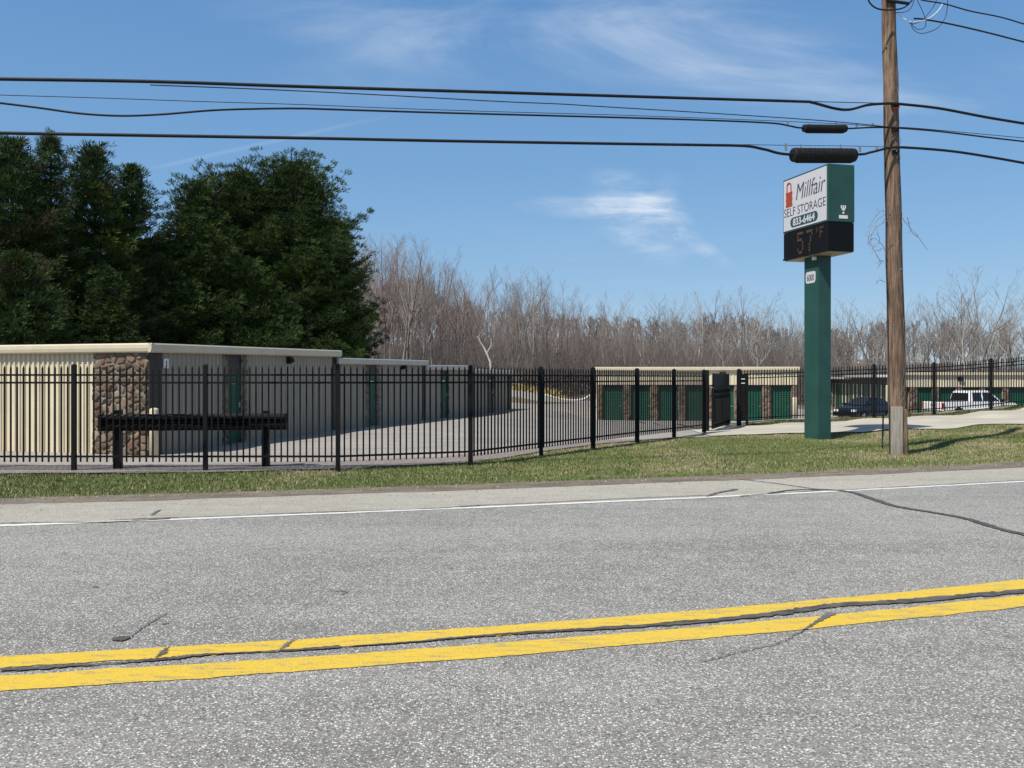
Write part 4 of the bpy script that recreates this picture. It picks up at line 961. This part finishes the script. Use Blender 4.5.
def sedan():
    a = R(180+48); e = empty('parked_car', (26.0, 64.0, -1.0), a); tag(e, 'dark blue car parked between the green sign post and the pole', 'car')
    e.location = (21.55, 55.0, -.90); e.rotation_euler = (0, 0, R(216)); e.scale = (.93, .93, .96)
    W_ = .87      # local x forward
    body = [(-2.2, .42), (-2.25, .85), (-2.1, 1.0), (-1.3, 1.03), (1.0, 1.0), (2.0, .86), (2.2, .70), (2.2, .35), (1.85, .30), (1.75, .55), (1.42, .70), (1.1, .55), (1.0, .25), (-.98, .25), (-1.1, .55), (-1.42, .70), (-1.75, .55), (-1.85, .32)]
    MB().prism(body, -W_, W_, -W_*.93, W_*.93, (.55, 1.0)).build('body', M_BPAINT, e, bevel=.05)
    cab = [(-1.75, 1.0), (-1.15, 1.42), (-.5, 1.50), (.2, 1.46), (1.05, .98)]
    c_ = MB().prism(cab, -W_*.9, W_*.9, -W_*.68, W_*.68, (1.0, 1.5)).build('cabin', M_BPAINT, e, bevel=.04)
    y = lambda z: W_*(.9-.22*(z-1)/.5)+.006
    for s in (1, -1):
        for q in (((-1.35), (-.45), (-.45), (-1.05)), ((-.35), (.85), (.18), (-.35))):
            pts = [(q[0], s*y(1.06), 1.06), (q[1], s*y(1.06), 1.06), (q[2], s*y(1.39), 1.39), (q[3], s*y(1.39), 1.39)]
            quadpane(e, 'side_window', pts if s < 0 else pts[::-1], .008, M_GLASS, c_)
        MB().box(-2.27, -2.12, s*.70-.15, s*.70+.15, .72, .90).build('tail_lamp', M_TAIL, e); MB().box(2.08, 2.215, s*.64-.17, s*.64+.17, .62, .76).build('head_lamp', M_HEAD, e)
        MB().box(.72, .88, s*.98-.1, s*.98+.1, 1.0, 1.12).build('wing_mirror', M_BPAINT, e)
        wheel(e, 1.42, s*.86, .33, .2); wheel(e, -1.42, s*.86, .33, .2)
    quadpane(e, 'windscreen', [(1.03, -.66, 1.02), (1.03, .66, 1.02), (.27, .56, 1.43), (.27, -.56, 1.43)], .012, M_GLASS, c_)
    quadpane(e, 'rear_window', [(-1.72, .66, 1.04), (-1.72, -.66, 1.04), (-1.2, -.54, 1.40), (-1.2, .54, 1.40)], .012, M_GLASS, c_)
    MB().box(2.2, 2.225, -.42, .42, .42, .58).build('grille', M_BLACK, e)
sedan()
def curb_pipe():
    P = [G(x, y) for x, y in ((545, 396.5), (552, 397), (560, 399.5), (568, 401.5), (576, 401.2), (584, 399.5), (590, 396))]
    P = [Vector(((x-512)/F*73, 73, EYE+(HY-y)/F*73)) for x, y in ((545, 396.5), (552, 397.3), (560, 399.5), (568, 401.2), (576, 401.0), (584, 399.0), (590, 395.5))]
    for q in P: q.z = max(q.z, zz(q.x, q.y)+.05)
    o = MB().tube([q-P[0] for q in cr(P, 5)], .10, 8).build('drain_pipe', M_STONEWHITE, None, P[0], smooth=True); tag(o, 'pale thin pipe lying curved along the far edge of the yard', 'pipe')
curb_pipe()

# ------------------------------------------------------------ evergreens
def needles(centres, dirs, size, per, rs, tint, up=.25):
    """needle clumps: narrow blades fanned round each twig end"""
    n = len(centres); C_ = np.repeat(centres, per, 0); D = np.repeat(dirs, per, 0); k = len(C_)
    v_ = rs.randn(k, 3); v_ /= np.linalg.norm(v_, axis=1)[:, None]
    d = D*.9+v_*.75; d[:, 2] += up; d /= np.linalg.norm(d, axis=1)[:, None]
    sd = np.cross(d, rs.randn(k, 3)); sd /= np.linalg.norm(sd, axis=1)[:, None]
    L = (size*(.6+.8*rs.rand(k)))[:, None]; w = L*.13; s0 = C_+v_*np.array([1.0, 1.0, .55])*L*1.05
    a = s0-sd*w; b_ = s0+sd*w; c_ = s0+d*L+sd*w*.3; e_ = s0+d*L-sd*w*.3
    V = np.stack([a, b_, c_, e_], 1).reshape(-1, 3); Fc = np.arange(4*k).reshape(-1, 4)
    t = np.repeat(tint, per, 0)*(.8+.4*rs.rand(k))[:, None]
    return V, Fc, np.repeat(t, 4, 0)
def evergreen(label, x, y, H, rad, seed, style='pine', zc=.06, browns=0.0, dens=1.0, base=(.043, .071, .022), ex=2.0):
    rs = np.random.RandomState(seed); z0 = zz(x, y); e = empty('pine_tree' if style == 'pine' else 'spruce_tree', (x, y, z0-.1)); tag(e, label, 'pine tree' if style == 'pine' else 'spruce tree', 'evergreens behind the storage buildings')
    MB().tube([(.05*math.sin(i), .05*math.cos(i*2), H*i/10) for i in range(11)], [.26*(1-i/10.5)*H/12 for i in range(11)], 9).build('trunk', M_PBARK, e, smooth=True)
    cen = []; dr = []; tn = []; bm = MB(); z = H*zc
    while z < H*.985:
        t = (z-H*zc)/(H*(1-zc))
        if style == 'pine': prof = rad*min(1, .6+1.4*t)*(1-t**ex)**.75+.1
        else: prof = rad*(1-t)**.9+.10
        nb = 8 if t < .8 else 6; ph = rs.rand()*6.28
        for k in range(nb):
            az = ph+k*2*math.pi/nb+rs.uniform(-.35, .35); Lb = prof*rs.uniform(.62, 1.22)
            rise = (.05+.45*t+1.3*max(0, t-.7)) if style == 'pine' else (-.28+.55*t)
            dv = np.array([math.cos(az), math.sin(az), rise]); npt = max(3, int(Lb/.33)); P = []
            for j in range(npt+1):
                s = j/npt; q = np.array([0, 0, z])+dv*Lb*s; q[2] += (.45 if style == 'pine' else .30)*Lb*s**3*.4-(.10*Lb*math.sin(math.pi*s) if style != 'pine' else 0); P.append(q)
            bm.tube([tuple(q) for q in P], [.045*(1-.8*j/npt)+.006 for j in range(npt+1)], 3, False)
            sidev = np.array([-math.sin(az), math.cos(az), 0])
            tb = np.array(base)*rs.uniform(.75, 1.35)
            if rs.rand() < browns: tb = np.array([.085, .068, .038])*rs.uniform(.7, 1.3)
            elif rs.rand() < .3: tb = tb*np.array([1.35, 1.25, .9])  # some boughs yellower and brighter, a sunlit tone put into the colour
            for j in range(1, npt+1):
                s = j/npt
                if s < .22: continue
                wdt = Lb*.36*math.sin(math.pi*min(1, .15+.8*s))+.05; m_ = max(1, int(wdt/.115*dens))
                for i in range(-m_, m_+1):
                    off_ = i/m_*wdt; q = P[j]+sidev*off_+dv*(-abs(off_)*.35)+np.array([0, 0, -abs(off_)*.10])+rs.randn(3)*np.array([.09, .09, .045])
                    cen.append(q); dd = dv*.7+sidev*np.sign(off_)*.6; dr.append(dd/np.linalg.norm(dd)); tn.append(tb)
        z += H*(.043 if style == 'pine' else .034)*(1 if t < .75 else .7)*rs.uniform(.8, 1.2)
    for k in range(12): cen.append(np.array([rs.randn()*.06, rs.randn()*.06, H*(.96+.045*k/12)])); dr.append(np.array([0, 0, 1.0])); tn.append(np.array(base))
    bm.build('branches', M_PBARK, e)
    V, Fc, c_ = needles(np.array(cen), np.array(dr), .115 if style == 'pine' else .09, 22, rs, np.array(tn), .3 if style == 'pine' else .0)
    link('crown', npmesh('crown', V, Fc, c_), M_NEEDLE, e)
    return len(cen)
def ep(xp, d): return (xp-512)/F*d, d
def eh(yp, d): return (HY-yp)/F*d+EYE
EV = [  # px, top y, distance, radius, style, label, browns, shape
 (-70, 160, 37, 3.6, 'pine', 'dark pine partly cut off by the left edge of the picture', .1, 1.9),
 (12, 143, 36, 3.2, 'pine', 'tall dark pine at the left edge, beside the pointed spruce', .10, 1.7),
 (50, 131, 37, 3.0, 'spruce', 'pointed spruce, the tallest tip at the far left under the cable', .02, 1.7),
 (94, 147, 39, 2.7, 'pine', 'upright pine with several tips right of the pointed spruce', .04, 1.8),
 (132, 166, 41, 2.4, 'pine', 'pine stepping down right of the upright one, before the gap', .0, 1.3),
 (20, 262, 32, 2.0, 'pine', 'lower pine with browned boughs just over the near building roof', .22, 2.0),
 (198, 182, 43, 2.8, 'pine', 'blue green pine at the left shoulder of the broad clump', .0, 2.6),
 (238, 174, 45, 3.6, 'pine', 'pine in the middle left of the broad rounded clump', .0, 3.2),
 (293, 164, 46, 3.9, 'pine', 'broad rounded pine, the highest of the right hand clump', .0, 3.2),
 (336, 222, 45, 2.3, 'pine', 'pine with sunlit layered boughs at the right end of the clump', .0, 2.2),
 (108, 268, 36, 2.3, 'spruce', 'short spruce in the dark hollow between the two evergreen clumps', .0, 1.6),
 (165, 250, 42, 2.9, 'pine', 'lower shaded pine behind the middle of the near building roof', .0, 2.0),
 (262, 285, 43, 2.4, 'pine', 'low green pine at the foot of the broad rounded clump', .0, 1.8)]
tot_ = 0
for i, (xp, yp, d, rad, st, lab, br_, ex_) in enumerate(EV):
    x, y = ep(xp, d); tot_ += evergreen(lab, x, y, eh(yp, d)-zz(x, y)+.1, rad, 100+i, st, .03, br_, ex=ex_)
print('clumps', tot_)

# ------------------------------------------------------------ bare trees
def tube_np(segs):
    """segments (n,8): p0 p1 r0 r1 -> three-sided frusta"""
    S_ = np.array(segs, dtype=np.float64); p0 = S_[:, :3]; p1 = S_[:, 3:6]; r0 = S_[:, 6]; r1 = S_[:, 7]
    d = p1-p0; d /= np.linalg.norm(d, axis=1)[:, None]+1e-9; ref = np.where((np.abs(d[:, 2]) > .9)[:, None], np.array([1., 0, 0]), np.array([0, 0, 1.]))
    a = np.cross(d, ref); a /= np.linalg.norm(a, axis=1)[:, None]; b_ = np.cross(d, a); V = []
    for k in range(3):
        c_, s_ = math.cos(k*2.0944), math.sin(k*2.0944); o = a*c_+b_*s_; V.append(p0+o*r0[:, None]); V.append(p1+o*r1[:, None])
    V = np.stack(V, 1).reshape(-1, 3); n = len(S_)*1; base = (np.arange(n)*6)[:, None]
    f = np.concatenate([base+np.array([0, 2, 3, 1]), base+np.array([2, 4, 5, 3]), base+np.array([4, 0, 1, 5])], 0)
    return V, f
def bare(seed, H, style, fine=1.0):
    r = random.Random(seed); trunk = []; twigs = []
    NS = [10, 5, 3, 2, 1]; KD = [15, 6, 4, 3, 0]; RM = [.018, .011, .007, .0048, .004]
    def branch(p, d, L, rad, lvl, t0=.0):
        n = NS[lvl]; q = Vector(p); dd = Vector(d); path = [(q.copy(), rad)]; wob = (.045, .11, .15, .18, .2)[lvl]
        for i in range(n):
            r0 = max(rad*(1-.85*i/n), RM[lvl]); r1 = max(rad*(1-.85*(i+1)/n), RM[lvl]*.8)
            dd = (dd+Vector((r.gauss(0, wob), r.gauss(0, wob), .02 if lvl == 0 else .10))).normalized(); q2 = q+dd*L/n
            (trunk if lvl < 2 else twigs).append((*q, *q2, r0, r1)); q = q2; path.append((q.copy(), r1))
        return path
    def kids(path, L, lvl, lo, hi):
        if lvl > 3: return
        nk = KD[lvl-1]; nk = max(1, int(nk*fine+r.random()))
        for k in range(nk):
            t = lo+(hi-lo)*(k+r.random())/nk; f = t*(len(path)-1); i = min(int(f), len(path)-2); P = path[i][0].lerp(path[i+1][0], f-i); rr = path[i][1]
            dd = (path[i+1][0]-path[i][0]).normalized(); ax = dd.orthogonal().normalized(); ax.rotate(Matrix.Rotation(r.uniform(0, 6.283), 3, dd))
            tilt = (r.uniform(.55, 1.05) if lvl == 1 else r.uniform(.45, .95)); nd = dd*math.cos(tilt)+ax*math.sin(tilt); nd.z += .18; nd.normalize()
            l2 = L*((.40-.24*(t-lo)/(1-lo)) if lvl == 1 else .52*(1.15-.6*t))*r.uniform(.7, 1.25)
            pt = branch(P, nd, l2, rr*(.5 if lvl == 1 else .6), lvl); kids(pt, l2, lvl+1, .18, 1.0)
    if style == 'vase':
        p0 = branch(Vector((0, 0, -.3)), Vector((r.gauss(0, .04), r.gauss(0, .04), 1)), H*.42, H*.0115, 0); kids(p0, H*.42, 1, .7, 1.0)
        for k in range(4):
            a = k*1.57+r.uniform(-.4, .4); tl = r.uniform(.18, .55); pth = branch(p0[-1][0]-Vector((0, 0, H*.05*k)), Vector((math.cos(a)*tl, math.sin(a)*tl, 1)).normalized(), H*.55, H*.006, 0)
            kids(pth, H*.62, 1, .15, 1.0)
    else:
        p0 = branch(Vector((0, 0, -.3)), Vector((r.gauss(0, .05), r.gauss(0, .05), 1)), H, H*.0125, 0); kids(p0, H, 1, .36, .99)
    mz = max(s_[5] for s_ in trunk+twigs); k = H/mz
    def sc(L_): return [(a*k, b_*k, c_*k, d_*k, e_*k, f_*k, g_, h_) for a, b_, c_, d_, e_, f_, g_, h_ in L_]
    return sc(trunk), sc(twigs)
PROTO = []
for i in range(9):
    t_, w_ = bare(40+i, 13.0, 'vase' if i % 3 == 1 else 'tall', .85 if i % 3 != 1 else .62)
    PROTO.append((npmesh('trunk', *tube_np(t_)), npmesh('crown', *tube_np(w_)))); print('tree', i, len(t_), len(w_))
VAR = {}
def bare_tree(x, y, h, pi, ti, label, group='bare trees of the wood', lean=0.0, wx=1.0):
    key = (pi, ti)
    if key not in VAR:
        a = PROTO[pi][0].copy(); a.materials.append(BARKS[ti]); b_ = PROTO[pi][1].copy(); b_.materials.append(TWIGS[ti]); VAR[key] = (a, b_)
    e = empty('bare_tree', (x, y, zz(x, y)), rnd.uniform(0, 6.28)); e.scale = (h/13*wx, h/13*wx, h/13); e.rotation_euler[1] = lean
    tag(e, label, 'bare tree', group)
    for nm, me in zip(('trunk', 'crown'), VAR[key]):
        o = bpy.data.objects.new(nm, me); COL.objects.link(o); o.parent = e
    return e
# skyline of the wood (pixel x -> pixel y of the tops)
SX = [330, 360, 385, 430, 445, 500, 540, 560, 600, 640, 690, 740, 780, 800, 850, 880, 930, 960, 1024, 1100, 1200]
SY = [245, 232, 232, 242, 262, 272, 272, 292, 296, 300, 296, 292, 308, 310, 305, 300, 300, 292, 305, 300, 300]
def skyl(xp): return float(np.interp(xp, SX, SY))
# trees one can point to
named = [(383, 226, 76, 2, 1, 1.0, 'tall reddish bare tree beside the right edge of the pines'), (408, 232, 77, 2, 0, 1.0, 'reddish bare tree with a fine brushy top, second from the pines'),
 (432, 236, 78, 0, 4, .9, 'grey brown bare tree at the step down in the left woods'), (516, 266, 74, 1, 1, 1.0, 'dark leaning bare tree with a wind-swept one-sided crown'),
 (563, 283, 82, 0, 7, 1.1, 'rounded bare tree right of the wind-swept one'), (621, 290, 95, 3, 3, .8, 'slender pale-stemmed bare tree standing out left of the skyline dip'),
 (660, 288, 88, 1, 2, .9, 'thin dark bare tree with a bent top above the storage doors'), (678, 296, 90, 0, 5, .9, 'grey bare tree next to the one with the bent top'),
 (700, 300, 92, 3, 6, .8, 'pale birch-like bare tree above the gate'), (744, 286, 88, 0, 4, 1.4, 'broad fan-shaped bare tree left of the green sign post'),
 (764, 300, 92, 3, 8, .8, 'pale twin-stemmed bare tree close to the sign post'), (783, 308, 94, 3, 0, .8, 'pale bare tree immediately left of the sign post'),
 (866, 296, 86, 0, 7, 1.4, 'wide bare tree showing between sign post and pole'), (922, 302, 90, 0, 4, 1.3, 'spreading bare tree just right of the pole'),
 (948, 284, 88, 0, 1, 1.2, 'dense grey bare tree left of the big one at right'), (962, 280, 90, 1, 2, 1.0, 'narrow dark bare tree touching the big one at right'),
 (988, 263, 84, 0, 4, 1.25, 'biggest bare tree at right with a wide rounded crown'), (1012, 305, 90, 1, 3, 1.0, 'small bare tree by the right edge of the picture')]
for xp, yp, d, ti, pi, wx, lab in named:
    x, y = ep(xp, d); bare_tree(x, y, eh(yp, d)-zz(x, y), pi, ti, lab, 'bare trees standing out of the wood', .13 if 'leaning' in lab else 0, wx)
# white fallen snag
def snag():
    x, y = ep(489, 71); e = empty('dead_snag', (x, y, zz(x, y))); tag(e, 'bleached white dead snag slanting among the trunks above the left roofs', 'dead tree')
    z = lambda yp: eh(yp, 71)-zz(x, y)
    MB().tube([(.35, 0, 0), (.1, 0, z(362)), (-.3, .1, z(350)), (-.95, .1, z(336))], [.11, .09, .07, .03], 6).build('trunk', BARKS[3], e)
    MB().tube([(-.2, .1, z(354)), (.2, 0, z(345)), (.15, 0, z(338))], [.06, .04, .02], 6).build('limb', BARKS[3], e)
snag()
rw = random.Random(99); cnt = 0
def zone(xp): return 'left' if xp < 560 else 'middle' if xp < 830 else 'right'
LAB = {'left': 'slim reddish brown bare tree crowded in the wood behind the left storage row',
       'middle': 'slim grey brown bare tree crowded in the wood above the green roller doors',
       'right': 'slim grey bare tree crowded in the wood right of the sign post'}
for row, (d0, d1, n, k) in enumerate(((78, 84, 62, 1.0), (84, 92, 66, .98), (92, 102, 66, .97), (102, 116, 64, .96))):
    for i in range(n):
        xp = 318+(1110-318)*(i+rw.uniform(.1, .9))/n; d = rw.uniform(d0, d1)
        if 'right' == zone(xp) and rw.random() < .30: continue
        yp = skyl(xp)+rw.choice((rw.uniform(-9, 12), rw.uniform(8, 40)))+(6 if row == 0 else 0); x, y = ep(xp, d)
        ti = rw.choice((2, 2, 1, 0)) if xp < 480 else rw.choice((0, 1, 1, 2, 0)) if xp < 830 else rw.choice((0, 0, 1, 3))
        if rw.random() < .13: ti = 3
        bare_tree(x, y, eh(yp, d)-zz(x, y), rw.randrange(9), ti, LAB[zone(xp)], 'bare trees of the wood, '+zone(xp), 0, rw.uniform(.7, 1.0)); cnt += 1
print('bare trees', cnt)
# far woodland, one mass
def far_wood():
    r = random.Random(4); segs = []
    base = []
    for i in range(5):
        t_, w_ = bare(70+i, 11.0, 'tall', .8); A = np.array(t_+w_); A = A[A[:, 6] > .0] ; 
        if len(A) > 1500: A = A[np.random.RandomState(i).rand(len(A)) < 1500/len(A)]
        A[:, 6:] = A[:, 6:]*1.5+.016; base.append(A)
    out = []
    for i in range(360):
        d = r.uniform(112, 225); xp = r.uniform(290, 1160)
        if xp > 850 and r.random() < .45: continue
        x, y = ep(xp, d); z = zz(x, y); top = min(eh(skyl(xp)+(30 if xp < 560 else 16)+r.uniform(0, 20), d), z+15); h = max(5.0, top-z); A = base[r.randrange(5)].copy(); k = h/11
        a = r.uniform(0, 6.28); c_, s_ = math.cos(a), math.sin(a)
        for o in (0, 3):
            X = A[:, o]*c_-A[:, o+1]*s_; Y = A[:, o]*s_+A[:, o+1]*c_; A[:, o] = X*k+x; A[:, o+1] = Y*k+y; A[:, o+2] = A[:, o+2]*k+z
        out.append(A)
    V, f = tube_np(np.vstack(out)); print('far segs', len(V)//6)
    o = link('far_woodland', npmesh('far_woodland', V, f), mat('far_twig', (.22, .192, .172), .9)); o['kind'] = 'stuff'
far_wood()
def brush():
    r = np.random.RandomState(8); n = 60000; xp = r.uniform(320, 1120, n); d = r.uniform(77, 118, n); x = (xp-512)/F*d; y = d; z = zg(x, y)
    h = (.6+5.4*r.rand(n)**1.7)*np.where(xp > 830, .7, 1); lean = r.randn(n, 2)*.28*h[:, None]
    S_ = np.stack([x, y, z-.1, x+lean[:, 0], y+lean[:, 1], z+h, np.full(n, .022), np.full(n, .006)], 1)
    V, f = tube_np(S_); o = link('woodland_brush', npmesh('woodland_brush', V, f), mat('brush_twig', (.22, .188, .168), .9)); o['kind'] = 'stuff'
brush()
